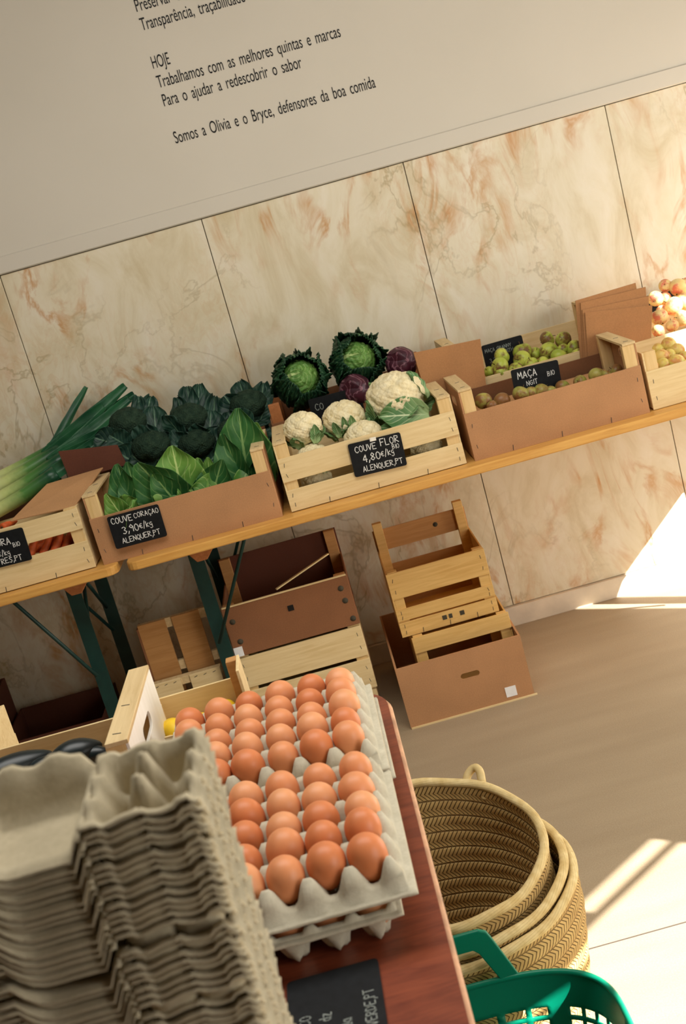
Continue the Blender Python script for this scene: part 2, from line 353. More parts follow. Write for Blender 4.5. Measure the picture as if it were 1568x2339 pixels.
# marble slabs with open joints
b = MB(); x0, tw = -.2143*WY, .1659*WY
for i in range(-5, 6):
    xa = x0+i*tw+.0013; xb = x0+(i+1)*tw-.0013
    b.box(max(xa, -4), min(xb, 2.7), WY, WY+.02, .071, 1.5945)
struct(b.build('wall_back_marble', 'marble', bevel=.0012))
b = MB(); b.box(-4, 2.7, WY+.0185, WY+.0215, .06, 1.5963); struct(b.build('wall_back_joints', 'joint'))
b = MB(); b.prism([(WY-.0062, 1.5968), (WY-.0105, 1.6), (WY-.0105, 1.648), (WY-.0062, 1.651)], 'x', -4, 2.7); struct(b.build('trim_1', 'plaster'))
b = MB()
for i in range(-2, 4):
    xa = .1+i*1.25; b.box(max(xa, -4)+.001, min(xa+1.25, 2.6)-.001, WY-.016, WY+.018, 0, .069)
struct(b.build('baseboard_back', 'baseboard_stone', bevel=.002))
b = MB(); b.box(-4.06, -4, -4.6, 4.2, 0, 3); struct(b.build('wall_left', 'plaster_low_bounce'))
XR = 2.6                         # wall on the right, its assumed side door openings shaped for the sun patches
b = MB()
b.box(XR, XR+.008, .724, 2.35, 0, 3); b.box(XR, XR+.008, 2.415, 2.475, 0, 2.5); b.box(XR, XR+.008, 2.35, 4.2, 2.42, 3); b.box(XR, XR+.008, 2.60, 4.2, 2.08, 2.5); b.box(XR, XR+.008, 3.9, 4.2, 0, 2.2)
struct(b.build('wall_right', 'plaster'))
# assumed shop front, at an angle behind the camera: posts, rail and transom shape the opening to the sun patches
GX, GY = .783, .622
def fpt(t, off=0): return (XR-GX*t+GY*off, .724-GY*t-GX*off)
def fbox(b, t0, t1, z0, z1, th=.006):
    a, c, d, e = fpt(t0), fpt(t1), fpt(t1, th), fpt(t0, th)
    b.hexa([(p[0], p[1], z0) for p in (a, c, d, e)]+[(p[0], p[1], z1) for p in (a, c, d, e)])
b = MB()
fbox(b, 0, 6.6, 1.903, 3.0); fbox(b, 1.05, 6.6, 0, 1.903); 
struct(b.build('wall_front', 'plaster_low_bounce'))
b = MB(); fbox(b, -.03, .03, 0, 1.903); fbox(b, .03, 1.05, 1.856, 1.873, .005); fbox(b, .32, .355, 1.873, 1.903, .005); struct(b.build('assumed_window_1', 'door_frame'))  # unseen window frame, assumed from the bars in the sun patches

# ------------------------------------------------------------------ lettering on the wall
TXT = bpy.data.curves.new('probe', 'FONT')
def text_mesh(body, size, sx, mat, name, parent, M, depth=.0006):
    cu = bpy.data.curves.new(name, 'FONT'); cu.body = body; cu.size = size; cu.extrude = depth; cu.space_word = 1.7
    tmp = bpy.data.objects.new('tmp', cu); COL.objects.link(tmp)
    bpy.context.view_layer.update(); dg = bpy.context.evaluated_depsgraph_get()
    me = bpy.data.meshes.new_from_object(tmp.evaluated_get(dg)); bpy.data.objects.remove(tmp)
    xs = [v.co.x for v in me.vertices]; wdt = max(xs)-min(xs)
    me.transform(Matrix.Diagonal((sx/wdt, 1, 1, 1)) @ Matrix.Translation((-min(xs), 0, 0)))
    me.transform(M); me.name = name; me.materials.clear(); me.materials.append(MATS[mat])
    o = bpy.data.objects.new(name, me); COL.objects.link(o); o.parent = parent; return o
WALLM = Matrix(((1, 0, 0, 0), (0, 0, -1, 0), (0, 1, 0, 0), (0, 0, 0, 1)))     # text lies in the x-z plane
lt = [('wall_lettering', 'black lettering block cut off at the top of the white wall', [('Preservar o', (313, 27), (415, 0), .052), ('Transparência, traçabilidade', (325, 70), (562, 6), .052)]),
      ('wall_lettering', 'black three line lettering under HOJE on the white wall', [('HOJE', (351, 157), (391, 148), .052), ('Trabalhamos com as melhores quintas e marcas', (363, 201), (780, 84), .052), ('Para o ajudar a redescobrir o sabor', (376, 243), (692, 155), .052)]),
      ('wall_lettering', 'single lowest line of black lettering starting Somos on the white wall', [('Somos a Olivia e o Bryce, defensores da boa comida', (402, 328), (860, 200), .052)])]
for nm, lab, lines in lt:
    o0 = at(*lines[-1][1], WY-.0065); t = thing(nm, lab, 'lettering', o0, 0, 'lettering on the wall')
    for body, a, c, sz in lines:
        pa, pc = at(*a, WY-.0065), at(*c, WY-.0065)
        text_mesh(body, sz, pc.x-pa.x, 'vinyl_black', 'text_line', t, Matrix.Translation(pa-o0) @ WALLM)

# ------------------------------------------------------------------ hand lettered price signs
G = {'A': '0,0 2,6 4,0;1,2 3,2', 'B': '0,0 0,6 3,5.4 3,3.8 0,3 3.6,2.4 3.6,.6 0,0', 'C': '4,5 2.6,6 1,5.4 0,3 1,.6 2.6,0 4,1', 'Ç': '4,5 2.6,6 1,5.4 0,3 1,.6 2.6,0 4,1;2.4,0 3,-1 1.8,-1.6',
     'D': '0,0 0,6 3,5 4,3 3,1 0,0', 'E': '4,6 0,6 0,0 4,0;0,3 3,3', 'F': '4,6 0,6 0,0;0,3 3,3', 'G': '4,5 2.4,6 0,4 0,2 2.4,0 4,1 4,3 2.4,3', 'H': '0,0 0,6;4,0 4,6;0,3 4,3', 'I': '1,0 1,6', 'K': '0,0 0,6;4,6 0,2.6 4,0',
     'L': '0,6 0,0 3.6,0', 'M': '0,0 .6,6 2.4,2 4.2,6 4.8,0', 'N': '0,0 0,6 4,0 4,6', 'O': '2,6 .5,5 0,3 .5,1 2,0 3.5,1 4,3 3.5,5 2,6', 'P': '0,0 0,6 3.4,5.4 3.6,3.8 0,3', 'Q': '2,6 .5,5 0,3 .5,1 2,0 3.5,1 4,3 3.5,5 2,6;2,1.6 4,-1', 'R': '0,0 0,6 3.4,5.4 3.4,3.8 0,3 4,0',
     'S': '4,5.2 2,6 .3,4.8 3.6,2 2,0 0,.8', 'T': '0,6 4.4,6;2.2,6 2.2,0', 'U': '0,6 0,1.4 2,0 4,1.4 4,6', 'V': '0,6 2,0 4,6', 'Y': '0,6 2,3 4,6;2,3 2,0', 'Z': '0,6 4,6 0,0 4,0', ',': '1,.6 0,-1.4', '/': '0,-1 2.6,7', '.': '0,0 .4,.4',
     '0': '2,6 .5,5 0,3 .5,1 2,0 3.5,1 4,3 3.5,5 2,6', '3': '0,5.4 2,6 3.6,4.6 1.6,3.2 4,1.6 2,0 0,.6', '4': '3,0 3,6 0,2 4,2', '8': '2,3 .4,4.4 2,6 3.6,4.4 2,3 0,1.4 2,0 4,1.4 2,3', '9': '3.6,4 1.8,6 0,4.4 1.8,3 3.6,4 3.2,0', '€': '4,4.6 2.6,5 1,3.6 1,1.4 2.6,0 4,.6;0,3 3,3;0,2 3,2',
     'k': '0,0 0,6;3,4 0,2 3,0', 'g': '3,3.6 1.4,4 0,2.4 1.4,.8 3,2 3,-1.6 1.4,-2.4 0,-1.6', '1': '0,4.6 1.4,6 1.4,0', 'a': '3,3.4 1.4,4 0,2 1.4,0 3,1;3,4 3.2,0', 'c': '3,3.4 1.6,4 0,2 1.6,0 3,.6', 'd': '3,1 1.4,0 0,2 1.4,4 3,3;3,6 3,0', 'e': '0,2 3,2.4 1.6,4 0,2 1.4,0 3,.6', 'i': '0,4 0,0;0,5.4 0,5.8', 'm': '0,0 0,4;0,3 1.2,4 2,3 2,0;2,3 3.2,4 4,3 4,0', 'z': '0,4 3,4 0,0 3,0', 'x': '0,4 3,0;3,4 0,0'}
def chalk(b, text, x, z, h, tilt=0, mi=0, y=-.0006, wd=None, track=1.15):
    s = h/6; w = wd or h*.10; rr = random.Random(len(text)*31+int(x*1e4))
    for ch in text:
        if ch == ' ': x += 3.2*s; continue
        mx = 0; jz = rr.uniform(-.25, .25)*s*1.6
        for st in G[ch].split(';'):
            P = [tuple(float(q) for q in p.split(',')) for p in st.split()]
            mx = max(mx, max(p[0] for p in P)); P = [Vector((x+p[0]*s*.8, 0, z+p[1]*s+jz+tilt*(x+p[0]*s*.8))) for p in P]
            for a, c in zip(P, P[1:]):
                d = (c-a).normalized(); n = Vector((-d.z, 0, d.x))*w/2; e = d*w*.35
                b.add([(q.x, y, q.z) for q in (a-n-e, c-n+e, c+n+e, a+n-e)]+[(q.x, y+.0005, q.z) for q in (a-n-e, c-n+e, c+n+e, a+n-e)], [(0, 1, 2, 3), (4, 7, 6, 5)], mi)
        x += (mx*.8+track)*s
    return x
def sign(label, corners_px, Y, lines, lean=0.0, w=None, h=None, faint=False, clip=False, M=None):
    """board built upright in local x-z, origin bottom-left; placed from its two bottom corners"""
    b = MB(); r = .006
    poly = []
    for cx, cz, a0 in ((w-r, r, -90), (w-r, h-r, 0), (r, h-r, 90), (r, r, 180)):
        for q in range(5): a = math.radians(a0+q*22.5); poly.append((cx+r*math.cos(a), cz+r*math.sin(a)))
    b.prism(poly, 'y', 0, .003)
    t = b.build('price_sign', 'slate'); tag(t, label, 'sign', 'chalk price signs'); t.matrix_world = M
    c = MB()
    for (txt, x, z, hh) in lines: chalk(c, txt, x*w, z*h, hh*h)
    if lines: c.build('chalk_writing', 'chalk_faint' if faint else 'chalk', t)
    if clip: c = MB(); c.box(w*.42, w*.54, -.0025, .004, h*.93, h*1.035); c.build('clip', 'clip', t, bevel=.0008)
    return t
def upright(px_bl, px_br, Y, lean=0.0, roll_extra=0.0):
    a, c = at(*px_bl, Y), at(*px_br, Y); ang = math.atan2(c.z-a.z, c.x-a.x)
    return Matrix.Translation(a) @ Matrix.Rotation(-ang, 4, 'Y') @ Matrix.Rotation(-lean, 4, 'X'), (c-a).length

# ------------------------------------------------------------------ beer tables
def beer_table(label, xa, xb, y0, zt, legs):
    L = xb-xa; t = thing('trestle_table', label, 'table', (xa, y0, 0), 0, 'trestle tables along the wall'); D = .665
    b = MB(); r = .03
    poly = []
    for cx, cy, a0 in ((r, r, 180), (L-r, r, 270), (L-r, D-r, 0), (r, D-r, 90)):
        for q in range(5): a = math.radians(a0+q*22.5); poly.append((cx+r*math.cos(a), cy+r*math.sin(a)))
    b.prism(poly, 'z', zt-.026, zt); b.build('table_top', 'table_pine', t, bevel=.004)
    for lx in legs:
        b = MB(); b.prism([(lx-.03, zt-.027), (lx+.06, zt-.027), (lx+.025, zt-.066), (lx-.005, zt-.066)], 'y', .06, D-.06); b.build('batten', 'batten_wood', t, bevel=.002)
        for yy in (.13, D-.13):
            b = MB(); xx = lx-.035
            b.box(xx, xx+.042, yy-.002, yy+.002, 0.0, zt-.03); b.box(xx, xx+.004, yy+.002, yy+.042, 0.0, zt-.03)
            b.box(xx, xx+.042, yy-.002, yy+.034, 0, .004); b.build('leg', 'green_metal', t)
        b = MB(); xx = lx-.02
        for zz in (zt-.09, .16): b.box(xx, xx+.004, .13, D-.13, zz, zz+.03)
        b.build('crossbar', 'green_metal', t)
        b = MB(); b.tube([(xx, .15, .5), (xx, D*.5, zt-.09)], .006, 8); b.tube([(xx, D-.15, .5), (xx, D*.5, zt-.09)], .006, 8); b.build('brace', 'green_metal', t)
        sx = 1 if lx < L/2 else -1
        for yy in (.10, D-.16):
            b = MB(); b.tube([(xx, yy, .42), (xx+sx*.16, yy+.0, zt-.045), (xx+sx*.19, yy, zt-.028)], .0055, 8); b.build('strut', 'green_metal', t)
    return t
beer_table('long pine trestle table on green legs, under the cabbages and fruit', -.632, 1.6, 3.296, .75, (.19, 2.05))
beer_table('left pine trestle table with carrot crate at its right end', -2.75, -.66, 3.312, .75, (.16, 1.935))

# ------------------------------------------------------------------ crates
def ring_panel(b, rect, slot, axis, lo, hi, r=None):
    """board with one rounded slot: rect (u0,u1,v0,v1), slot (uc,vc,w,h)"""
    u0, u1, v0, v1 = rect; uc, vc, w, h = slot; N = 32; inn = []
    q = w/2-h/2
    for i in range(N):
        a = 2*PI*(i+.5)/N-PI*.75; cx = q if math.cos(a) > 0 else -q
        inn.append((uc+cx+h/2*math.cos(a), vc+h/2*math.sin(a)))
    out = []
    for i in range(N):
        t = (i+.5)/N*4 - .5/N*4; k_ = int(t+1e-9); f = t-k_
        out.append([(u0+(u1-u0)*f, v0), (u1, v0+(v1-v0)*f), (u1-(u1-u0)*f, v1), (u0, v1-(v1-v0)*f)][k_ % 4])
    mk = (lambda p, x: (p[0], x, p[1])) if axis == 'y' else (lambda p, x: (x, p[0], p[1]))
    V = [mk(p, lo) for p in out+inn]+[mk(p, hi) for p in out+inn]; M2 = 2*N; F = []
    for i in range(N):
        j = (i+1) % N
        F += [(i, j, N+j, N+i), (M2+i, M2+N+i, M2+N+j, M2+j), (i, M2+i, M2+j, j), (N+i, N+j, M2+N+j, M2+N+i)]
    b.add(V, F)
def crate(label, x, y, z, w, d, fs, bs, hp, he=None, rz=0, rx=0, ry=0, mats=('pale_wood', 'pale_wood_post', 'pale_wood_rail'), endm=None, frontm=None, backm=None, handle=False, rail=True, liner=None, post=.034, name='wooden_crate', group=None, ends=None, rise=0.0, stap=True):
    """origin bottom centre of the front; fs/bs: (z0,z1) boards of front and back; hp: post height"""
    t = thing(name, label, 'crate', (x, y, z), rz, group); t.rotation_euler = (rx, ry, rz)
    fm = frontm or mats[0]; bkm = backm or mats[0]; em = endm or mats[0]; h = w/2; T = .005
    def staples(b, z0, z1, yy):
        if not stap: return
        for sx in (-1, 1):
            for zz in (z0+(z1-z0)*.28, z0+(z1-z0)*.72):
                a = R.uniform(-.3, .3); c = Vector((sx*(h-.016), yy, zz)); q = .006
                b.bar(c-Vector((q*math.sin(a), 0, q*math.cos(a))), c+Vector((q*math.sin(a), 0, q*math.cos(a))), .0016, .0016, 1)
    for i, (z0, z1) in enumerate(fs):
        b = MB(); dz = R.uniform(-.0015, .0015); b.box(-h, h, 0, T, z0+dz, z1+dz); staples(b, z0, z1, -.0002)
        if i == 0 and stap:
            for q in (.22, .5, .78): xx = -h+w*q; b.bar((xx, -.0004, 0.0), (xx+.002, -.0004, .016), .0018, .0018, 1)
        b.build('front_panel' if len(fs) == 1 else 'front_slat', [fm, 'staple'], t, bevel=.0008)
    for z0, z1 in bs:
        b = MB(); b.box(-h, h, d-T, d, z0, z1); b.build('back_panel' if len(bs) == 1 else 'back_slat', bkm, t, bevel=.0008)
    he = hp if he is None else he
    for sx in (-1, 1):
        nm = 'end_panel'; xo = sx*h; xi = sx*(h-T); a, c = min(xo, xi), max(xo, xi)
        for z0, z1 in (ends or [(0.004, he)]):
            b = MB()
            if handle and z1 > he*.9:
                ring_panel(b, (T, d-T, z0, z1), (d/2, z1-.042, .088, .026), 'x', a, c)
            else: b.box(a, c, T, d-T, z0, z1)
            b.build(nm, em, t, bevel=.0006)
        for yy, q in ((T, 1), (d-T, -1)):
            b = MB(); x1 = sx*(h-T); x2 = sx*(h-T-post); y2 = yy+q*.022
            hpp = hp + (rise if q < 0 else 0)
            b.box(min(x1, x2), max(x1, x2), min(yy, y2), max(yy, y2), 0.004, hpp); b.build('corner_post', mats[1], t, bevel=.0012)
        if rail:
            b = MB(); x1 = sx*h; x2 = sx*(h-post-.004); b.box(min(x1, x2), max(x1, x2), .003, d-.003, hp, hp+.007)
            for yy in (.03, d*.45): b.bar((sx*(h-.012), yy, hp+.0072), (sx*(h-.026), yy+.004, hp+.0072), .0016, .0016, 1)
            b.build('end_rail', [mats[2], 'staple'], t, bevel=.001)
    b = MB(); b.box(-h+T, h-T, T, d-T, .004, .009); b.build('bottom_board', mats[0], t)
    if liner is not None: b = MB(); b.box(-h+T+.036, h-T-.036, T+.024, d-T-.024, liner-.004, liner); b.build('cardboard_liner', 'cardboard', t)
    return t
ZT = .751
FG = 'crates in the front row on the tables'; BG = 'crates in the back row on the tables'
DK = ('dark_wood_post', 'dark_wood_post', 'dark_wood_post')
crate('pale slatted crate of carrots at the left, cut by the frame', -.985, 3.352, ZT, .525, .285, [(.002, .082), (.118, .179)], [(.0, .15)], .183, rail=False, group=FG)
crate('brown board crate filled with pointed cabbages', -.438, 3.345, ZT, .525, .29, [(.0, .137)], [(.0, .137)], .198, mats=('hardboard', 'pale_wood_post', 'pale_wood_rail'), endm='hardboard', group=FG, rz=-.03)
crate('pale slatted crate filled with cauliflowers', .107, 3.347, ZT, .512, .29, [(.002, .064), (.086, .155)], [(.0, .15)], .196, group=FG)
crate('brown board crate with a half hidden black apple sign inside', .643, 3.348, ZT, .512, .285, [(.0, .138)], [(.0, .15)], .200, mats=('hardboard', 'pale_wood_post', 'pale_wood_rail'), endm='hardboard', backm='hardboard_dark', handle=True, group=FG, liner=.105)
crate('plain pale crate of yellow fruit at the right edge', 1.168, 3.356, ZT, .512, .285, [(.0, .112)], [(.0, .15)], .165, rail=False, group=FG, liner=.085)
crate('hidden front crate of dark broccoli behind the pointed cabbages', -.43, 3.667, ZT, .52, .29, [(.0, .17)], [(.0, .2)], .205, mats=('hardboard_dark', 'dark_wood_post', 'dark_wood_post'), group=BG, rail=False)
crate('dark crate of leeks against the wall at the left', -1.0, 3.667, ZT, .52, .29, [(.0, .14)], [(.0, .15)], .15, mats=('hardboard_dark', 'dark_wood_post', 'dark_wood_post'), group=BG, rail=False)
crate('dark brown crate of savoy and red cabbages behind the cauliflowers', .107, 3.667, ZT, .51, .29, [(.0, .205)], [(.0, .225)], .262, mats=('plywood_brown', 'batten_wood', 'batten_wood'), he=.22, group=BG, rail=False)
crate('pale crate of green apples behind the brown apple crate', .672, 3.667, ZT, .50, .29, [(.0, .166)], [(.0, .22)], .272, group=BG, liner=.135)
crate('pale sunlit crate of red apples behind the yellow fruit', 1.21, 3.670, ZT, .52, .285, [(.0, .135)], [(.0, .16)], .15, group=BG, rail=False, liner=.10)

# crates and boxes below the tables
def part_of(o, nm): return [c for c in o.children if c.name.split('.')[0] == nm][0]
def box_open(label, x, y, z, w, d, h, mat, slot=None, t=.006, name='cardboard_box', rz=0, flapL=None, inner=None):
    o = thing(name, label, 'box', (x, y, z), rz); q = w/2
    b = MB()
    if slot:
        ring_panel(b, (-q, q, 0, h), slot, 'y', 0, t)
    else: b.box(-q, q, 0, t, 0, h)
    b.build('front_panel', mat, o)
    b = MB(); b.box(-q, q, d-t, d, 0, h); b.build('back_panel', inner or mat, o)
    for sx in (-1, 1):
        b = MB(); b.box(min(sx*q, sx*(q-t)), max(sx*q, sx*(q-t)), t, d-t, 0, h); b.build('side_panel', inner or mat, o)
    b = MB(); b.box(-q+t, q-t, t, d-t, 0, t); b.build('bottom_panel', mat, o)
    return o
o = box_open('brown open box with a slot handle and white sticker on the floor', .203, 3.385, 0, .384, .5, .197, 'hardboard', (.02, .118, .058, .019))
b = MB(); b.box(.109, .142, -.0012, -.0002, .016, .048); b.build('sticker', 'paper_white', part_of(o, 'front_panel'))
b = MB(); b.box(-.19, .2, -.003, .0, .0, .005); b.build('bottom_edge', 'pale_wood', o)
KW = ('knotty_wood', 'knotty_wood', 'orange_wood')
crate('knotty slatted crate sitting inside the brown floor box', .236, 3.47, .008, .302, .38, [(.185, .236)], [(.05, .1)], .236, mats=('knotty_wood', 'knotty_wood', 'orange_wood'), ends=[(.02, .22)], rail=False, post=.03, stap=False)
o = crate('knotty open slatted crate on top of the pile under the table', .213, 3.5, .2445, .305, .285, [(.0, .046), (.05, .087), (.122, .205)], [(.0, .05), (.10, .15), (.2, .27)], .208, he=.2, mats=KW, backm='orange_wood', rail=False, post=.03, rise=.09)
b = MB()
for xx, s in ((-.02, 1), (.0, .8), (.035, 1)): b.box(xx, xx+.014*s, -.0008, 0, .02, .034)
b.build('printed_mark', 'dark_gap', part_of(o, 'front_slat'))
b = MB(); b.lathe([(.0, -.001), (.008, -.0008), (.008, -.0002), (0, -.0001)], 12, 0, Matrix.Translation((.05, .2795, .238)) @ Matrix.Rotation(PI/2, 4, 'X')); b.build('knot', 'dark_gap', [c for c in o.children if c.name.startswith('back_slat')][-1])
o = crate('brown plywood crate with a small square hole, stained dark corners', -.243, 3.45, .345, .385, .29, [(.0, .155)], [(.0, .23)], .16, he=.15, mats=('plywood_brown', 'orange_wood', 'orange_wood'), frontm='plywood_brown', backm='cardboard_maroon', rail=False, rise=.07, stap=False)
fp = part_of(o, 'front_panel')
b = MB(); b.box(-.002, .016, -.0015, -.0002, .095, .112); b.build('square_hole', 'vinyl_black', fp)
b = MB(); b.box(-.192, -.165, -.0014, -.0003, .0, .03); b.build('sticker', 'paper_white', fp)
b = MB(); b.bar((-.19, .0, .158), (.19, .002, .157), .006, .004); b.build('splintered_edge', 'pale_wood', fp)
b = MB(); b.bar((-.02, .02, .165), (.155, .10, .205), .009, .004); b.build('loose_splint', 'pale_wood', o)
for xx, zz in ((.165, .12), (.168, .08), (.176, .02), (-.17, .11), (-.165, .045)):
    b = MB(); b.lathe([(.0, -.0012), (.009, -.001), (.009, -.0003), (0, -.0002)], 10, 0, Matrix.Translation((xx, 0, zz)) @ Matrix.Rotation(PI/2, 4, 'X') @ Matrix.Translation((0, 0, .0012))); b.build('stain', 'dark_gap', fp)
crate('pale crate of two wide slats under the brown plywood crate', -.245, 3.455, .133, .385, .29, [(.0, .095), (.108, .205)], [(.0, .2)], .208, rail=False)
crate('lowest pale crate of the pile, mostly hidden behind the eggs', -.25, 3.46, .001, .385, .29, [(.0, .05), (.06, .125)], [(.0, .12)], .13, rail=False)
# crate stood on its end: slats run upright
o = thing('wooden_crate', 'slatted crate standing on its end in the shade under the table', 'crate', (-.595, 3.52, 0), 0)
for xx, w in ((-.105, .085), (.0, .085)):
    b = MB(); b.box(xx, xx+w, 0, .006, .002, .50); b.build('base_slat', 'orange_wood', o, bevel=.001)
for zz in (.33, .02, .47): b = MB(); b.box(-.105, .11, .006, .02, zz, zz+.03); b.build('batten', 'pale_wood_rail', o)
for xx in (-.111, .105): b = MB(); b.box(xx, xx+.006, .0, .06, .002, .49); b.build('side_panel', 'plywood_brown', o)
o = thing('wooden_crate', 'short pale crate with two upright slats beside the plywood crate', 'crate', (-.60, 3.47, 0), 0)
for xx, w in ((-.108, .092), (.012, .095)):
    b = MB(); b.box(xx, xx+w, 0, .006, .002, .325)
    for q in (.2, .5, .8): b.bar((xx+w*q-.005, -.0004, .314), (xx+w*q+.005, -.0004, .317), .0016, .0016, 1)
    b.build('slat', ['pale_wood', 'staple'], o, bevel=.001)
for zz in (.02, .30): b = MB(); b.box(-.108, .108, .006, .03, zz, zz+.024); b.build('batten', 'pale_wood_rail', o)
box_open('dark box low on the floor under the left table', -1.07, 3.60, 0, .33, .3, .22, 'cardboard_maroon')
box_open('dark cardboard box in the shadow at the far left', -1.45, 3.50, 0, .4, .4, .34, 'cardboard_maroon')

# loose cardboard
def sheet(label, pts, t, mat, crease=None, name='cardboard_sheet', group=None):
    o0 = Vector(pts[0]); b = MB(); b.slab([Vector(p)-o0 for p in pts], t); o = b.build(name, mat, None, o0, bevel=.0008); tag(o, label, 'cardboard', group); return o
def psheet(label, px, t, mat, group=None, name='cardboard_sheet'): return sheet(label, [at(*p) for p in px], t, mat, None, name, group)
psheet('brown cardboard sheet standing between red cabbage and green apples', [(972, 898, 3.642), (1112, 885, 3.642), (1098, 774, 3.652), (945, 806, 3.652)], -.004, 'cardboard_sheet')
CS = 'stacked cardboard sheets leaning by the red apples'
psheet('front cardboard sheet of the upright bundle beside the red apples', [(1345, 835, 3.640), (1488, 805, 3.640), (1491, 697, 3.642), (1337, 714, 3.642)], -.003, 'cardboard_sheet', CS)
psheet('second cardboard sheet from the front of the upright bundle', [(1338, 835, 3.646), (1486, 803, 3.646), (1483, 676, 3.648), (1331, 708, 3.648)], -.003, 'cardboard_sheet', CS)
psheet('third cardboard sheet from the front of the upright bundle', [(1334, 835, 3.652), (1484, 800, 3.652), (1476, 655, 3.654), (1327, 692, 3.654)], -.003, 'cardboard_sheet', CS)
psheet('rearmost cardboard sheet of the upright bundle, longest to the left', [(1328, 835, 3.658), (1480, 800, 3.658), (1453, 646, 3.660), (1315, 687, 3.660)], -.003, 'cardboard_sheet', CS)
psheet('wide cardboard flap lying on the carrots', [(25, 1192, 3.37), (172, 1158, 3.37), (236, 1070, 3.60), (108, 1108, 3.60)], .004, 'cardboard')
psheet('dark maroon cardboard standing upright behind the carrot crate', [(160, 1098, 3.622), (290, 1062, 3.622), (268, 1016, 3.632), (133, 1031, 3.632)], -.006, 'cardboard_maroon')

# ------------------------------------------------------------------ signs
def S_(label, bl, br, Y, hw, lines, **kw):
    M, w = upright(bl, br, Y, kw.pop('lean', 0)); return sign(label, None, Y, lines, w=w, h=w*hw, M=M, **kw)
S_('black slate sign reading COUVE FLOR on the cauliflower crate', (812, 1091), (931, 1062), 3.339, .64, [('COUVE', .11, .70, .18), ('FLOR', .60, .73, .20), ('BIO', .80, .565, .13), ('4,80', .22, .38, .22), ('€/kg', .56, .42, .17), ('ALENQUER,PT', .18, .10, .16)], clip=True)
S_('black slate sign reading COUVE CORAÇÃO on the pointed cabbage crate', (266, 1255), (383, 1224), 3.334, .64, [('COUVE', .06, .74, .18), ('CORAÇAO', .50, .765, .15), ('3,90', .22, .40, .21), ('€/kg', .54, .43, .17), ('ALENQUER,PT', .16, .12, .155)])
S_('black slate sign on the carrot crate at the left edge', (-45, 1308), (74, 1278), 3.346, .64, [('OURA', .36, .62, .20), ('BIO', .74, .49, .13), ('€/kg', .42, .32, .15), ('RES,PT', .44, .08, .16)])
S_('black slate sign reading MAÇA inside the brown apple crate', (1180, 915), (1287, 890), 3.47, .64, [('MAÇA', .12, .66, .22), ('NGIT', .28, .40, .15), ('BIO', .74, .55, .15)])
S_('faint black sign reading MAÇA GRANNY SMITH in the green apple crate', (1114, 850), (1206, 824), 3.80, .64, [('MAÇA GRANNY', .06, .70, .13), ('SMITH', .46, .52, .13), ('3,3', .12, .30, .15)], faint=True)
S_('black slate sign on the dark crate, mostly behind the cauliflowers', (722, 985), (838, 955), 3.662, .62, [('CO', .10, .62, .2)], faint=True)
S_('black slate sign peeking up behind the sunlit red apples', (1480, 716), (1555, 696), 3.94, .5, [])
# sign lying flat on the dark table, writing runs away from the viewer
a0 = Vector((-.203, .985, .7515)); Mf = Matrix.Translation((-.200, 1.192, .7515+.003)) @ Matrix.Rotation(-PI/2, 4, 'Z') @ Matrix.Rotation(-PI/2, 4, 'X') @ Matrix.Rotation(PI, 4, 'Z')
Mf = Matrix(((0, 0, 1, -.203), (1, 0, 0, .99), (0, -1, 0, .7545), (0, 0, 0, 1)))
Mf = Matrix(((0, 0, -1, -.100), (1, 0, 0, .985), (0, -1, 0, .7545), (0, 0, 0, 1)))
t = sign('black slate sign lying on the dark wooden table before the eggs', None, 0, [('OVOS CO', .38, .76, .12), ('/ meia dz', .36, .55, .12), ('/ cada', .36, .34, .12), ('AMA VERDE,PT', .30, .09, .11)], w=.205, h=.104, M=Mf, faint=True)

# ------------------------------------------------------------------ produce
def fruit_mesh(kind, mat, r):
    b = MB(); P = []
    n = 14
    for i in range(n+1):
        th = PI*i/n; rr = math.sin(th); zz = -math.cos(th)
        if kind == 'apple':
            q = rr*(1+.06*zz); dz = -.22*math.exp(-(rr/.28)**2) if zz > 0 else .13*math.exp(-(rr/.25)**2)
            P.append((max(q, .001)*r, (zz*.90+dz)*r))
        elif kind == 'lemon': P.append((max(rr, .001)*r*.85, (zz*1.15+.25*zz*abs(zz)**6)*r))
        else: P.append((max(rr*(1-.10*max(zz, 0)), .001)*r, zz*r*1.02))
    b.lathe(P, 20); o = b.build('p', mat)
    if kind == 'apple':
        c = MB(); c.tube([(0, 0, r*.62), (r*.04, 0, r*.9), (r*.14, 0, r*1.12)], r*.045, 6); c.build('stalk', 'stalk', o)
        c = MB(); c.lathe([(.001, -r*.80), (r*.09, -r*.82), (r*.05, -r*.90), (.001, -r*.84)], 8); c.build('calyx', 'stalk', o)
    return o
def pile(name, cat, group, kind, mat, rbase, spots, labels, zoff=0):
    first = None
    for i, ((px, py, rp, Y), lab) in enumerate(zip(spots, labels)):
        p = at(px, py, Y); dist = (p-Vector((0, 0, EYE))).dot(FW); r = rp*dist/FPX
        rot = (R.uniform(-1.3, 1.3), R.uniform(-1.0, 1.0), R.uniform(0, 6.28))
        if first is None:
            o = first = fruit_mesh(kind, mat, rbase); o.name = name; o.location = p; o.rotation_euler = rot; o.scale = [r/rbase]*3; tag(o, lab, cat, group)
        else: dup(first, lab, p, rot, [r/rbase]*3)
z3 = lambda x, y: (900+x/2.347, 600+y/2.347)
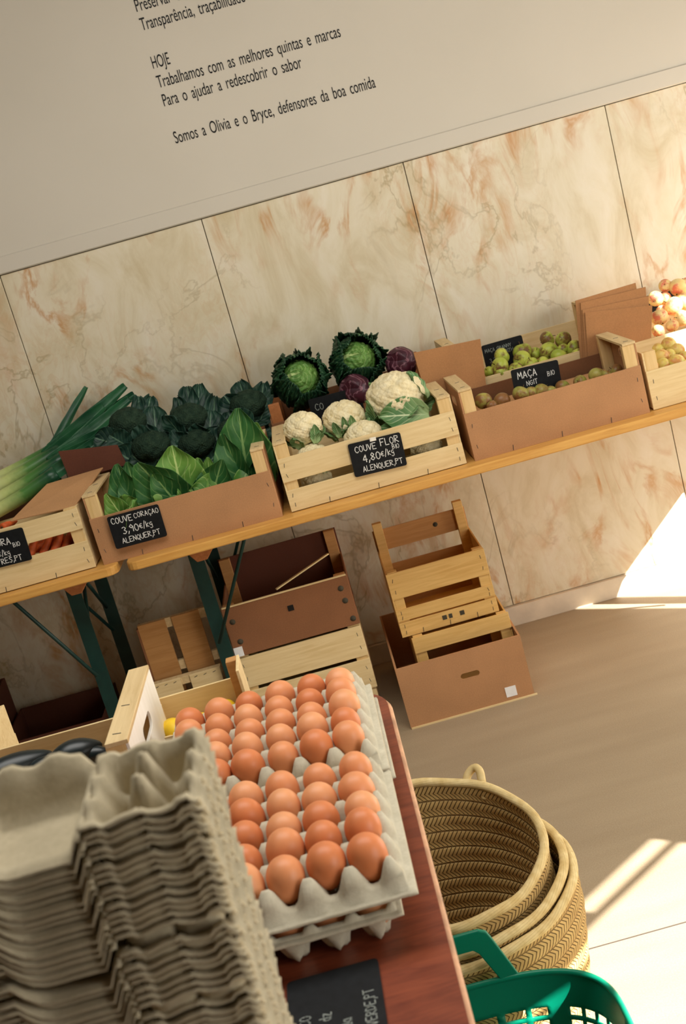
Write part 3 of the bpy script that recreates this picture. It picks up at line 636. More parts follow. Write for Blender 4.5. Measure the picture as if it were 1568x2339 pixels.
gs = [(580, 500, 44, 3.73), (570, 556, 50, 3.70), (690, 478, 52, 3.77), (690, 520, 50, 3.73), (655, 580, 46, 3.695), (738, 545, 40, 3.70), (822, 410, 43, 3.82), (832, 478, 52, 3.76), (886, 506, 46, 3.71), (802, 538, 36, 3.695), (910, 415, 46, 3.83), (972, 462, 48, 3.76), (985, 496, 36, 3.70), (760, 486, 34, 3.79), (575, 592, 42, 3.69), (910, 468, 34, 3.76), (512, 585, 30, 3.70)]
gl = ['green apple just right of the faint sign, second rank of back crate', 'front left green apple of the back crate, below its sign', 'yellow-green apple highest in the left group of back crate', 'green apple in the centre of the left group, back crate', 'brown patched green apple in front of the left group', 'small green apple between left and right groups of back crate', 'highest green apple at the rear of the back crate', 'brown and green apple below the highest apple, back crate', 'bright green apple leaning on the front board, right group', 'small green apple low on the front board, right group', 'dull brown apple at the rear beside the highest green apple', 'darkest brown apple beside the cardboard bundle', 'yellowish apple touching the foot of the cardboard bundle', 'yellow apple half hidden between the two groups, back crate', 'brown apple lowest at the left front board of back crate', 'small yellow apple squeezed beside the darkest brown apple', 'yellow apple at far left against the brown cardboard sheet']
pile('apple', 'apple', 'apples in the pale back crate', 'apple', 'green_apple', .026, [z3(x, y)+(r/2.347, Y) for x, y, r, Y in gs], gl)
rs = [(480, 742, 48, 3.43), (582, 742, 46, 3.44), (682, 706, 48, 3.44), (738, 702, 38, 3.44), (795, 692, 46, 3.44), (842, 690, 32, 3.43), (526, 768, 30, 3.40), (905, 668, 40, 3.45), (1000, 640, 38, 3.47), (1090, 606, 46, 3.47), (1195, 580, 38, 3.49), (1142, 604, 30, 3.45)]
rl = ['leftmost russet apple in the brown front crate', 'second russet apple from the left in the brown front crate', 'green russet apple below the black MAÇA sign', 'small russet apple in front of the centre of MAÇA sign', 'brown russet apple below the right end of MAÇA sign', 'small brown apple just right of the MAÇA sign', 'tiny visible apple low beside the leftmost russet apple', 'shaded russet apple right of the black MAÇA sign', 'fourth russet apple from the right in the brown front crate', 'third russet apple from the right, greener and larger', 'rightmost russet apple in the brown front crate', 'second russet apple from the right, small and brownish']
pile('apple', 'apple', 'apples in the brown front crate', 'apple', 'russet_apple', .026, [z3(x, y)+(r/2.347, Y) for x, y, r, Y in rs], rl)
z7 = lambda x, y: (1300+x/5.85, 580+y/5.85)
ra = [(1290, 425, 88, 3.86), (1160, 600, 105, 3.80), (1285, 600, 92, 3.83), (1470, 450, 128, 3.84), (1405, 700, 130, 3.77), (1540, 640, 120, 3.80), (1510, 860, 112, 3.72), (1215, 850, 118, 3.73), (1200, 1030, 92, 3.70), (1385, 960, 90, 3.70), (1590, 420, 110, 3.86), (1620, 850, 110, 3.72), (1250, 760, 80, 3.79)]
rl2 = ['rearmost small red and yellow apple at top left of the pile', 'red apple showing its dark calyx beside the cardboard bundle', 'red apple right behind the one showing its calyx', 'large sunlit apple at the top of the pile', 'large yellow and red apple in the middle of the sunlit pile', 'sunlit apple right of the middle, cut by the frame', 'pink sunlit apple low at the front board', 'greenish apple under the red one with dark calyx', 'green apple lowest at the left front board', 'orange apple at the front, between green and pink ones', 'topmost apple at the right frame edge', 'sunlit apple lowest at the right frame edge', 'red apple tucked above the greenish apple']
pile('apple', 'apple', 'apples in the sunlit right crate', 'apple', 'red_apple', .036, [z7(x, y)+(r/5.85, Y) for x, y, r, Y in ra], rl2)
yf = [(1335, 1215, 105, 3.50), (1195, 1275, 85, 3.50), (1245, 1375, 105, 3.45), (1255, 1490, 105, 3.41), (1435, 1460, 125, 3.41), (1450, 1290, 100, 3.48), (1560, 1390, 95, 3.44), (1150, 1500, 60, 3.40), (1560, 1500, 90, 3.40), (1350, 1345, 80, 3.46)]
yl = ['rearmost brown-yellow fruit of the right front crate', 'small fruit at rear left against the cardboard bundle', 'green-yellow fruit at left in the second rank', 'green-yellow fruit at the left front board', 'large orange-yellow fruit at the front, dark calyx to left', 'brownish yellow fruit in the rear rank at right', 'yellow fruit at the right frame edge, second rank', 'fruit half hidden by the crate corner post', 'yellow fruit at the right frame edge, front rank', 'small fruit tucked between the two ranks']
pile('fruit', 'fruit', 'yellow fruit in the right front crate', 'round', 'yellow_fruit', .03, [z7(x, y)+(r/5.85, Y) for x, y, r, Y in yf], yl)

def leaf(b, base, tip, normal, width, curl=.25, cup=.3, ruffle=.0, shape='oval', nx=8, ny=10, mi=0, fr=6, seed=0):
    base = Vector(base); tip = Vector(tip); d = tip-base; L = d.length; d.normalize(); nrm = Vector(normal); nrm = (nrm-d*nrm.dot(d)).normalized(); sd = d.cross(nrm)
    ph = seed*1.7
    def f(u, v):
        x = (u-.5)*2
        if shape == 'pointed': w = (max(0, math.sin(PI*min(1, v*.80+.14)))**.55)*(1-.75*v**5)*1.25
        elif shape == 'strap': w = 1-.5*v**3
        elif shape == 'round': w = max(0, 1-(2*v-.95)**4)**.5 if v < .98 else .25
        else: w = math.sin(PI*(v*.9+.07))**.75
        w *= width/2
        z = -curl*L*v*v + cup*width*(abs(x)**1.8)*.5 + ruffle*L*abs(x)**2*math.sin(fr*PI*v+ph+(1.3 if x > 0 else 0)) + ruffle*.5*L*(v**4)*math.sin(3*PI*x+ph)
        return base+d*(L*v)+sd*(x*w)+nrm*z
    b.grid(nx, ny, f, mi)
def leaf_part(parent, mat, *a, name='leaf', **k):
    b = MB(); leaf(b, *a, **k); return b.build(name, mat, parent, solid=.0012, sub=1)
def fib(n):
    g = PI*(3-5**.5)
    return [Vector((math.sqrt(1-z*z)*math.cos(g*i), math.sqrt(1-z*z)*math.sin(g*i), z)) for i, z in ((i, 1-2*(i+.5)/n) for i in range(n))]
def lumpy(r, n1, a1, n2, a2, squash=.8, seed=0, res=48):
    rr = random.Random(seed); P1 = [(p+Vector([rr.uniform(-.08, .08) for _ in range(3)])).normalized() for p in fib(n1)]
    from mathutils import kdtree
    k1 = kdtree.KDTree(n1); [k1.insert(p, i) for i, p in enumerate(P1)]; k1.balance()
    P2 = fib(n2); k2 = kdtree.KDTree(n2); [k2.insert(p, i) for i, p in enumerate(P2)]; k2.balance()
    s1 = 1.25*math.sqrt(4/n1); s2 = 1.25*math.sqrt(4/n2)
    b = MB()
    def f(u, v):
        th = PI*(1-v); ph = 2*PI*u; p = Vector((math.sin(th)*math.cos(ph), math.sin(th)*math.sin(ph), math.cos(th)))
        d1 = k1.find(p)[2]/s1; d2 = k2.find(p)[2]/s2
        q = 1+a1*(math.sqrt(max(0, 1-d1*d1))-.6)+a2*(math.sqrt(max(0, 1-d2*d2))-.6)
        p = p*r*q; p.z *= squash; return p
    b.grid(res*2, res, f); return b
def cauliflower(label, px, py, rp, Y, leaves, seed):
    p = at(px, py, Y); dist = (p-Vector((0, 0, EYE))).dot(FW); r = rp*dist/FPX
    t = thing('cauliflower', label, 'cauliflower', p-Vector((0, 0, r*.8)), 0, 'cauliflowers in the pale slatted crate')
    lumpy(r, 54, .17, 520, .075, .86, seed, 80).build('curd', 'curd', t, loc=(0, 0, r*.8), weld=True)
    for i, (bx, by, bz, tx, ty, tz, nx, ny, nz, w, cu) in enumerate(leaves):
        leaf_part(t, 'cauli_leaf', Vector((bx, by, bz))*r, Vector((tx, ty, tz))*r, (nx, ny, nz), w*r, curl=cu, cup=.35, ruffle=.05, seed=i+seed)
    return t
def ringleaves(n, a0=0, h=.9, out=1.15, w=1.0, zb=-.1):
    L = []
    for i in range(n):
        a = a0+2*PI*i/n; c, s = math.cos(a), math.sin(a)
        L.append((.55*c, .55*s, zb, out*c, out*s, h, c, s, .1, w, -.12))
    return L
cauliflower('small cauliflower at the left end of the pale crate', 692, 979, 43, 3.46, ringleaves(5, .4, .75, 1.12, .8)+[(.45, -.85, .0, .62, -1.0, 1.05, .3, -1, .2, .6, -.05)], 1)
cauliflower('cauliflower in the middle of the crate, three little leaves in front', 786, 957, 47, 3.50, ringleaves(5, 1.0, .7, 1.12, .8)+[(-.4, -.8, .1, -.55, -1.05, 1.0, -.2, -1, .2, .42, -.05), (-.05, -.85, .0, -.05, -1.1, 1.15, 0, -1, .2, .36, -.05), (.3, -.85, .0, .3, -1.1, 1.1, .2, -1, .2, .46, -.05)], 2)
cauliflower('largest cauliflower with a big green leaf folded across its front', 905, 908, 65, 3.51, ringleaves(5, .2, .6, 1.15, 1.0)+[(-.85, -.35, -.2, -.95, -.55, 1.1, -1, -.6, .1, .55, -.05), (.9, -1.05, .1, -.75, -1.2, .55, -.2, -1, .5, 1.25, .12), (1.0, -.3, .5, .75, -.4, 1.65, .8, -.4, .5, .75, .2), (.85, .45, 1.2, -.75, .35, 1.65, 0, .1, 1, .55, .16), (.2, -1.15, -.25, -1.25, -1.25, -.1, -.1, -1, .6, .85, .15)], 3)
cauliflower('cauliflower low behind the black COUVE FLOR sign', 832, 1000, 44, 3.43, ringleaves(4, .785, .9, 1.1, .8), 4)
cauliflower('cauliflower at the lower left corner of the pale crate', 716, 1048, 38, 3.42, ringleaves(4, .785, .75, 1.1, .8)+[(-.2, -.9, .2, -.9, -.9, 1.45, -.4, -1, .4, .5, .05)], 5)
cauliflower('cauliflower seen through the slat gap at the left', 725, 1098, 34, 3.42, ringleaves(4, .785, .8, 1.05, .8), 6)
cauliflower('cauliflower seen through the slat gap at the right', 975, 1025, 36, 3.42, ringleaves(4, .785, .9, 1.05, .8), 7)
cauliflower('cauliflower top just visible at the right end of the crate', 968, 985, 32, 3.46, ringleaves(4, .9, .9, 1.1, .8), 8)

def savoy(label, px, py, rp, Y, facing, seed):
    p = at(px, py, Y); dist = (p-Vector((0, 0, EYE))).dot(FW); r = rp*dist/FPX; rr = random.Random(seed)
    t = thing('savoy_cabbage', label, 'cabbage', p-Vector((0, 0, r)), 0, 'savoy cabbages in the dark back crate')
    b = MB(); fz = Vector(facing).normalized(); q = Vector((0, 0, 1)).rotation_difference(fz)
    def core(u, v):
        th = PI*(1-v); ph = 2*PI*u; d = Vector((math.sin(th)*math.cos(ph), math.sin(th)*math.sin(ph), math.cos(th)))
        n = mnoise.noise(d*7+Vector((seed, 0, 0)))*.05+mnoise.noise(d*15)*.03
        return q @ (d*r*.66*(1+n*1.6)) + fz*r*.16
    b.grid(72, 52, core); b.build('heart', 'savoy_core', t, loc=(0, 0, r), weld=True)
    # wrapper leaves: cupped shells with a ruffled rim, open towards the viewer
    for i in range(8):
        a = 2*PI*i/8+seed+rr.uniform(-.2, .2); half = rr.uniform(.60, .85); top = rr.uniform(.74, .84); fr = rr.uniform(13, 19); b = MB(); hue = rr.uniform(0, 9)
        def shell(u, v):
            ph = a+(u-.5)*2*half*(1-.2*abs(v-.6)); th = PI*(.99-top*v+.10*(abs(u-.5)*2)**3*v); rim = max(0, v-.62)/.38
            side = max(0, abs(u-.5)*2-.65)/.35
            d = Vector((math.sin(th)*math.cos(ph), math.sin(th)*math.sin(ph), math.cos(th)))
            rad = r*(.86+.045*(i % 3)+.20*rim**1.6+.10*side)
            rad *= 1+.045*math.sin(fr*PI*u+hue)*rim**.8+.03*math.sin(2.3*fr*PI*u+hue)*rim+.04*math.sin(fr*.8*PI*v+hue)*side
            rad *= 1+.030*mnoise.noise(d*11+Vector((seed+i, 0, 0)))+.022*mnoise.noise(d*24+Vector((0, i, 0)))-.05*math.exp(-((u-.5)/.03)**2)
            return q @ (d*rad)
        b.grid(44, 34, shell); b.build('wrapper_leaf', 'savoy_leaf', t, loc=(0, 0, r), solid=.0014)
    return t
savoy('left savoy cabbage, dark wrapper leaves around a bright green heart', 687, 872, 67, 3.78, (.15, -1, .55), 1)
savoy('right savoy cabbage, taller, frilly dark leaves at the top', 814, 828, 65, 3.80, (.25, -1, .5), 4)
def redcab(label, px, py, rp, Y, seed):
    p = at(px, py, Y); dist = (p-Vector((0, 0, EYE))).dot(FW); r = rp*dist/FPX
    b = MB()
    def f(u, v):
        th = PI*(1-v); ph = 2*PI*u; d = Vector((math.sin(th)*math.cos(ph), math.sin(th)*math.sin(ph), math.cos(th)))
        return d*r*(1+.05*mnoise.noise(d*2.5+Vector((seed, 0, 0)))+.02*math.sin(3*ph+seed+3*v))
    b.grid(40, 28, f); o = b.build('red_cabbage', 'red_cabbage', None, p, weld=True); tag(o, label, 'cabbage', 'red cabbages in the dark back crate')
    b = MB(); leaf(b, (-.5*r, -.7*r, -.8*r), (-.1*r, -.75*r, .85*r), (-.3, -1, .2), 1.5*r, curl=-.22, cup=-.3, ruffle=.03, seed=seed); b.build('outer_leaf', 'red_cabbage', o, solid=.0012, sub=1)
redcab('red cabbage behind the big cauliflower, beside the brown cardboard sheet', 917, 829, 37, 3.76, 1)
redcab('red cabbage below the right savoy cabbage', 812, 893, 38, 3.70, 5)

def pointed(label, base, lv, seed, mat='cabbage_leaf'):
    t = thing('pointed_cabbage', label, 'cabbage', base, 0, 'pointed cabbages in the brown board crate'); rr = random.Random(seed)
    b = MB(); b.lathe([(.001, -.0), (.045, .01), (.055, .05), (.04, .085), (.015, .12), (.002, .13)], 20); b.build('heart', 'cabbage_leaf', t)
    for i, (tip, w, nrm, m, cu, bs) in enumerate(lv):
        leaf_part(t, m, Vector(bs), Vector(tip)-Vector(base), nrm, w, curl=cu, cup=.30, ruffle=.035, shape='pointed', seed=i+seed, nx=10, ny=14)
    return t
CL, CD = 'cabbage_leaf', 'cabbage_leaf_dark'
pointed('pointed cabbage at the centre with the tallest pale leaf tip', (-.46, 3.44, .79), [(at(392, 1018, 3.42), .135, (.0, -1, .2), CL, .05, (.02, -.03, .03)), (at(320, 1050, 3.42), .135, (-.35, -1, .3), CD, -.12, (.02, -.03, .0)), (at(347, 1085, 3.38), .10, (-.2, -1, .5), CD, .12, (.03, -.02, -.01)), (at(452, 1045, 3.42), .085, (.3, -1, .2), CL, .02, (.03, -.03, .01))], 1)
pointed('pointed cabbage right of centre with rounded bright leaves', (-.37, 3.44, .79), [(at(508, 1048, 3.40), .10, (.1, -1, .3), CD, .0, (-.02, -.02, .0)), (at(475, 1044, 3.44), .06, (.0, -1, .1), CL, .02, (.0, .0, .02)), (at(435, 1118, 3.37), .10, (.0, -1, .6), CL, .1, (.06, -.03, .04))], 2)
pointed('pointed cabbage standing at the right end, large dark green leaf', (-.255, 3.47, .79), [(at(543, 932, 3.45), .145, (-.1, -1, .1), CD, .04, (-.005, -.03, -.01)), (at(575, 965, 3.50), .09, (.5, -1, .1), CL, -.05, (.03, -.0, .0)), (at(520, 985, 3.46), .085, (-.5, -1, .1), CD, -.1, (-.02, -.02, .0)), (at(590, 1030, 3.45), .08, (.6, -1, .1), CD, .0, (.03, -.02, .0))], 3)
pointed('pointed cabbage in the left corner, low yellow-green leaf in front', (-.60, 3.44, .785), [(at(305, 1138, 3.37), .105, (.2, -.6, 1), CL, .10, (-.05, -.03, .04)), (at(240, 1130, 3.40), .07, (-.3, -1, .4), CL, .1, (.0, -.03, .02)), (at(262, 1062, 3.45), .09, (-.3, -1, .2), CD, .1, (.01, .0, .03)), (at(290, 1055, 3.46), .085, (.1, -1, .2), CD, .05, (.03, .0, .03))], 4)

def broccoli(label, px, py, rp, Y, leaves, seed):
    p = at(px, py, Y); dist = (p-Vector((0, 0, EYE))).dot(FW); r = rp*dist/FPX
    t = thing('broccoli', label, 'broccoli', p-Vector((0, 0, r*.6)), 0, 'broccoli heads in the back row')
    lumpy(r, 30, .16, 300, .06, .78, seed, 40).build('head', 'broccoli', t, loc=(0, 0, r*.6), weld=True)
    b = MB(); b.tube([(0, 0, -.05), (0, 0, .03)], .022, 12); b.build('stem', 'broccoli_leaf', t)
    for i, (tp, w, nrm, cu) in enumerate(leaves):
        tv = at(*tp)-t.location; bs = Vector((tv.x*.25, min(tv.y, .0)*.6-.01, -.03))
        leaf_part(t, 'broccoli_leaf', bs, tv, nrm, w, curl=cu, cup=.3, ruffle=.08, shape='round', seed=i+seed, nx=10, ny=12)
broccoli('left broccoli head beside the leek tops', 292, 965, 42, 3.72, [((346, 900, 3.80), .07, (.2, -1, .2), .1), ((300, 1010, 3.66), .09, (0, -1, .5), .1), ((250, 995, 3.66), .08, (-.3, -1, .4), .1), ((350, 990, 3.65), .09, (.3, -1, .3), .1), ((318, 905, 3.8), .06, (-.2, -1, .2), .0), ((215, 1000, 3.68), .09, (-.4, -1, .5), .1)], 1)
broccoli('middle broccoli head with a pale-backed leaf at its left', 430, 958, 44, 3.74, [((425, 880, 3.82), .07, (-.2, -1, .1), .05), ((455, 874, 3.82), .07, (.2, -1, .1), .05), ((375, 945, 3.66), .06, (-.5, -1, .2), .0), ((435, 1005, 3.65), .08, (.1, -1, .6), .1), ((480, 985, 3.66), .10, (.4, -1, .3), .1), ((475, 895, 3.83), .06, (.3, -1, .1), .1), ((400, 905, 3.80), .07, (-.3, -1, .2), .1), ((385, 1020, 3.65), .10, (0, -1, .5), .1)], 2)
broccoli('right broccoli head beside the left savoy cabbage', 567, 925, 42, 3.76, [((545, 868, 3.84), .075, (-.1, -1, .1), .05), ((603, 872, 3.84), .07, (.2, -1, .1), .05), ((510, 905, 3.76), .10, (-.4, -1, .3), .1), ((612, 915, 3.74), .06, (.4, -1, .3), .1), ((520, 960, 3.68), .11, (-.2, -1, .4), .1), ((585, 985, 3.68), .11, (.2, -1, .4), .1), ((575, 880, 3.84), .06, (.2, -1, .2), .1)], 3)
broccoli('shaded broccoli head low in front, above the pointed cabbages', 345, 1020, 44, 3.66, [((300, 1040, 3.63), .09, (-.3, -1, .4), .1), ((400, 1050, 3.63), .10, (.3, -1, .4), .1), ((350, 925, 3.74), .09, (.1, -1, .2), .05), ((372, 985, 3.68), .10, (.2, -1, .3), .1), ((330, 970, 3.69), .09, (-.2, -1, .3), .1), ((262, 1030, 3.64), .10, (-.3, -1, .5), .1), ((230, 985, 3.7), .09, (-.4, -1, .3), .1)], 4)
broccoli('shaded broccoli head low behind the tallest pale cabbage leaf', 450, 1015, 42, 3.67, [((500, 1030, 3.64), .1, (.3, -1, .4), .1), ((482, 935, 3.74), .10, (.1, -1, .2), .05), ((505, 975, 3.70), .10, (.2, -1, .3), .1), ((395, 990, 3.67), .09, (-.3, -1, .3), .1), ((492, 900, 3.8), .08, (.1, -1, .1), .05)], 5)
broccoli('shaded broccoli head low behind the large dark cabbage leaf', 540, 985, 42, 3.68, [((500, 1000, 3.64), .1, (-.3, -1, .4), .1), ((600, 960, 3.70), .09, (.3, -1, .3), .1), ((520, 940, 3.73), .09, (-.2, -1, .2), .05), ((575, 1000, 3.65), .1, (.2, -1, .4), .1)], 6)

def leek(label, pts, r, fans, seed):
    P = [at(*p) for p in pts]; o0 = P[0]
    t = thing('leek', label, 'leek', o0, 0, 'leeks lying at the left')
    Q = []
    n = 10
    for i in range(n+1):
        f = i/n*(len(P)-1); k_ = min(int(f), len(P)-2); Q.append(P[k_].lerp(P[k_+1], f-k_)-o0)
    b = MB(); b.tube(Q, [r*(.9+.3*i/n) for i in range(n+1)], 14); b.build('stalk', 'leek_stalk', t)
    end = Q[-1]; dirn = (Q[-1]-Q[-2]).normalized()
    for i, (tp, w) in enumerate(fans):
        leaf_part(t, 'leek_leaf', end-dirn*.05, at(*tp)-o0, (.1*(i-1), -1, .5), w, curl=R.uniform(-.06, .1), cup=.5, ruffle=.01, shape='strap', seed=i+seed)
leek('uppermost leek, its leaf fan reaching up beside the broccoli', [(-60, 1145, 3.72), (60, 1078, 3.74), (140, 1030, 3.77)], .024, [((292, 888, 3.86), .05), ((270, 902, 3.84), .05), ((240, 930, 3.82), .06), ((310, 905, 3.85), .045), ((225, 955, 3.8), .05)], 1)
leek('middle leek with long pale shaft', [(-70, 1178, 3.66), (60, 1105, 3.68), (150, 1045, 3.70)], .022, [((300, 915, 3.80), .05), ((265, 945, 3.78), .06), ((240, 985, 3.74), .06), ((215, 1010, 3.72), .05)], 2)
leek('lowest leek nearest the cardboard flap', [(-70, 1205, 3.61), (50, 1135, 3.63), (130, 1080, 3.65)], .021, [((240, 1000, 3.70), .05), ((210, 1025, 3.68), .05)], 3)
leek('pale leek at the back with one leaf standing up against the wall', [(-60, 1120, 3.78), (60, 1062, 3.80), (150, 1015, 3.84)], .021, [((198, 882, 3.93), .032), ((235, 940, 3.88), .05), ((280, 895, 3.9), .05)], 4)

def carrot(label, a, c, r):
    p, q = at(*a), at(*c); o = thing('carrot', label, 'carrot', p, 0, 'carrots in the slatted crate'); d = q-p
    b = MB(); b.tube([d*f for f in (0, .04, .3, .65, .92, 1)], [r*.5, r, r*.95, r*.7, r*.3, r*.08], 12); b.build('root', 'carrot', o)
    b = MB(); b.tube([(0, 0, 0), -d*.04], r*.3, 6); b.build('crown', 'stalk', o)
cs = [((62, 1292, 3.37), (92, 1190, 3.42)), ((90, 1290, 3.375), (128, 1188, 3.43)), ((116, 1284, 3.37), (152, 1180, 3.42)), ((140, 1275, 3.38), (178, 1176, 3.44)), ((74, 1250, 3.44), (168, 1222, 3.45)), ((175, 1252, 3.47), (84, 1206, 3.48)), ((160, 1272, 3.40), (172, 1178, 3.46))]
cl = ['leftmost carrot in the slat gap, beside the black sign', 'carrot second from the left in the slat gap', 'carrot in the middle of the slat gap', 'carrot second from the right in the slat gap', 'carrot lying crosswise at the back of the slat gap', 'carrot crossing behind the others in the slat gap', 'rightmost carrot in the slat gap, beside the corner post']
for (a, c), l in zip(cs, cl): carrot(l, a, c, .0135)
carrot('carrot showing above the upper slat, left of the cardboard flap', (5, 1205, 3.38), (40, 1190, 3.44), .012)
carrot('carrot lying flat on the bottom of the slatted crate', (60, 1258, 3.42), (170, 1235, 3.42), .013)

# ------------------------------------------------------------------ foreground table
t = thing('dark_wooden_table', 'dark reddish wooden table carrying eggs, pulp cartons and crates', 'table', (-.6, 1.0, 0))
b = MB(); X0, X1, Y0, Y1 = -.9, .58, -.55, .955; poly = []
for cx, cy, a0, r in ((X0+.05, Y0+.05, 180, .05), (X1-.05, Y0+.05, 270, .05), (X1-.085, Y1-.085, 0, .085), (X0+.05, Y1-.05, 90, .05)):
    for q in range(9): a = math.radians(a0+q*11.25); poly.append((cx+r*math.cos(a), cy+r*math.sin(a)))
b.prism(poly, 'z', .728, .7495); o = b.build('table_top', 'table_mahogany', t)
sp = [(p[0]*1.0, p[1]) for p in poly]
b = MB(); b.tube([(p[0], p[1], .739) for p in poly]+[(poly[0][0], poly[0][1], .739)], .0058, 8); b.build('edge_band', 'table_edge', t)
b = MB(); b.box(X0+.02, X1-.022, .775, .7765, .7496, .7499); b.build('leaf_joint', 'table_edge', t)
for lx, ly in ((-.8, -.4), (-.8, .5), (.30, -.4), (.19, .42)): b = MB(); b.box(lx-.028, lx+.028, ly-.028, ly+.028, 0, .728); b.build('leg', 'table_mahogany', t, bevel=.003)
b = MB(); b.box(-.8, .3, -.41, -.39, .64, .728); b.box(-.8, .19, .43, .45, .64, .728); b.build('apron', 'table_mahogany', t)
TT = .7495

# ------------------------------------------------------------------ egg trays
A, B_ = .048, .0527
TH = .042
def tray_mesh(name, TH=.042, fl=.0045, o=(.008, .0105, .018, .019), rd=.40):
    b = MB(); nu, nv = 6*12, 5*12
    us = [-o[3], -o[2], -o[1], -o[0]]+[i*A/12 for i in range(nu+1)]+[6*A+q for q in o]
    vs = [-o[3], -o[2], -o[1], -o[0]]+[i*B_/12 for i in range(nv+1)]+[5*B_+q for q in o]
    def hh(u, v):
        uc, vc = min(max(u, 0), 6*A), min(max(v, 0), 5*B_)
        du = abs(uc/A-round(uc/A)); dv = abs(vc/B_-round(vc/B_))
        pyr = min(1, (1.12-2.15*max(du, dv)-.35*min(du, dv))/.86); rid = rd-(1.5 if rd < .5 else 3.4)*min(du, dv)
        h = max(0, pyr, rid)*TH
        dd = max(uc-u, u-uc-0, vc-v, v-vc, 0)
        out = max(-u, u-6*A, -v, v-5*B_, 0)
        if out > 0:
            if out < (o[0]+o[1])/2: h = (h*.40+.006) if rd < .5 else fl+.001
            else: h = fl if out < (o[2]+o[3])/2 else fl-.003
        return h
    nx, ny = len(us)-1, len(vs)-1
    V = [(u, v, hh(u, v)+.0012*mnoise.noise(Vector((u*60, v*60, 0)))) for v in vs for u in us]
    F = [(j*(nx+1)+i, j*(nx+1)+i+1, (j+1)*(nx+1)+i+1, (j+1)*(nx+1)+i) for j in range(ny) for i in range(nx)]
    b.add(V, F, 0, None, True)
    return b.build(name, 'pulp', solid=.002)
EX6, EYB = -.0807, 1.768
TX0 = EX6+A/2-6*A
ZU, ZL = .809, .7515
ty_back = EYB+B_/2-5*B_; ty_front = EYB-5*B_-.0494+B_/2-5*B_
tr = tray_mesh('egg_tray'); tr.location = (TX0, ty_back, ZU); tag(tr, 'grey pulp egg tray farther from the camera, upper layer', 'egg tray', 'egg trays on the dark table')
dup(tr, 'grey pulp egg tray nearer the camera, upper layer', (TX0, ty_front, ZU))
tl = tray_mesh('egg_tray', .049, .040, (.002, .0035, .008, .009), .92); tl.location = (TX0-.012, ty_front-.008, ZL); tag(tl, 'grey pulp egg tray underneath the nearer full tray', 'egg tray', 'egg trays on the dark table')
dup(tl, 'grey pulp egg tray underneath the farther full tray', (TX0+.014, ty_back+.004, ZL))
def egg_proto(mat):
    b = MB(); n = 18; P = []
    for i in range(n+1):
        th = PI*i/n; z = -math.cos(th); r = math.sin(th)
        P.append((max(.0001, .0222*r*(1+.13*z)), .0288*z))
    b.lathe(P, 28); return b.build('egg', mat)
protos = [egg_proto(m) for m in ('egg_brown', 'egg_tan', 'egg_dark')]; used = [False]*3
def egg(label, p, group, scale=1, lie=False):
    k_ = R.choices((0, 1, 2), (5, 3, 3))[0]; pr = protos[k_]
    rot = (R.uniform(-.22, .22), R.uniform(-.22, .22), R.uniform(0, 6)) if not lie else (PI/2+R.uniform(-.2, .2), 0, R.uniform(-.5, .5)+PI/2)
    s = scale*R.uniform(.96, 1.05); sc = (s*R.uniform(.97, 1.04), s, s*R.uniform(.95, 1.05))
    if not used[k_]: used[k_] = True; o = pr; o.location = p; o.rotation_euler = rot; o.scale = sc; tag(o, label, 'egg', group)
    else: o = dup(pr, label, p, rot, sc)
    o['group'] = group
colw = ['left-hand', 'second from left', 'third from left', 'third from right', 'second from right', 'right-hand']
for j in range(10):
    for i in range(6):
        x = EX6+(i-5)*A; y = EYB-j*B_-(.0494 if j > 4 else 0)
        tray = 'farther tray' if j < 5 else 'nearer tray'; row = ['rear', 'second', 'middle', 'fourth', 'front'][j % 5]
        egg(f'brown egg in {row} row of the {tray}, {colw[i]} column', (x+R.uniform(-.002, .002), y+R.uniform(-.002, .002), ZU+.0365+R.uniform(-.002, .003)), 'eggs in the '+tray)
for i in range(1, 6):
    egg(f'egg in the layer under the nearer tray, front row, {colw[i]} column', (EX6+(i-5)*A-.012, ty_front+.5*B_-.008, ZL+.0365), 'eggs in the lower layer', .93, True)

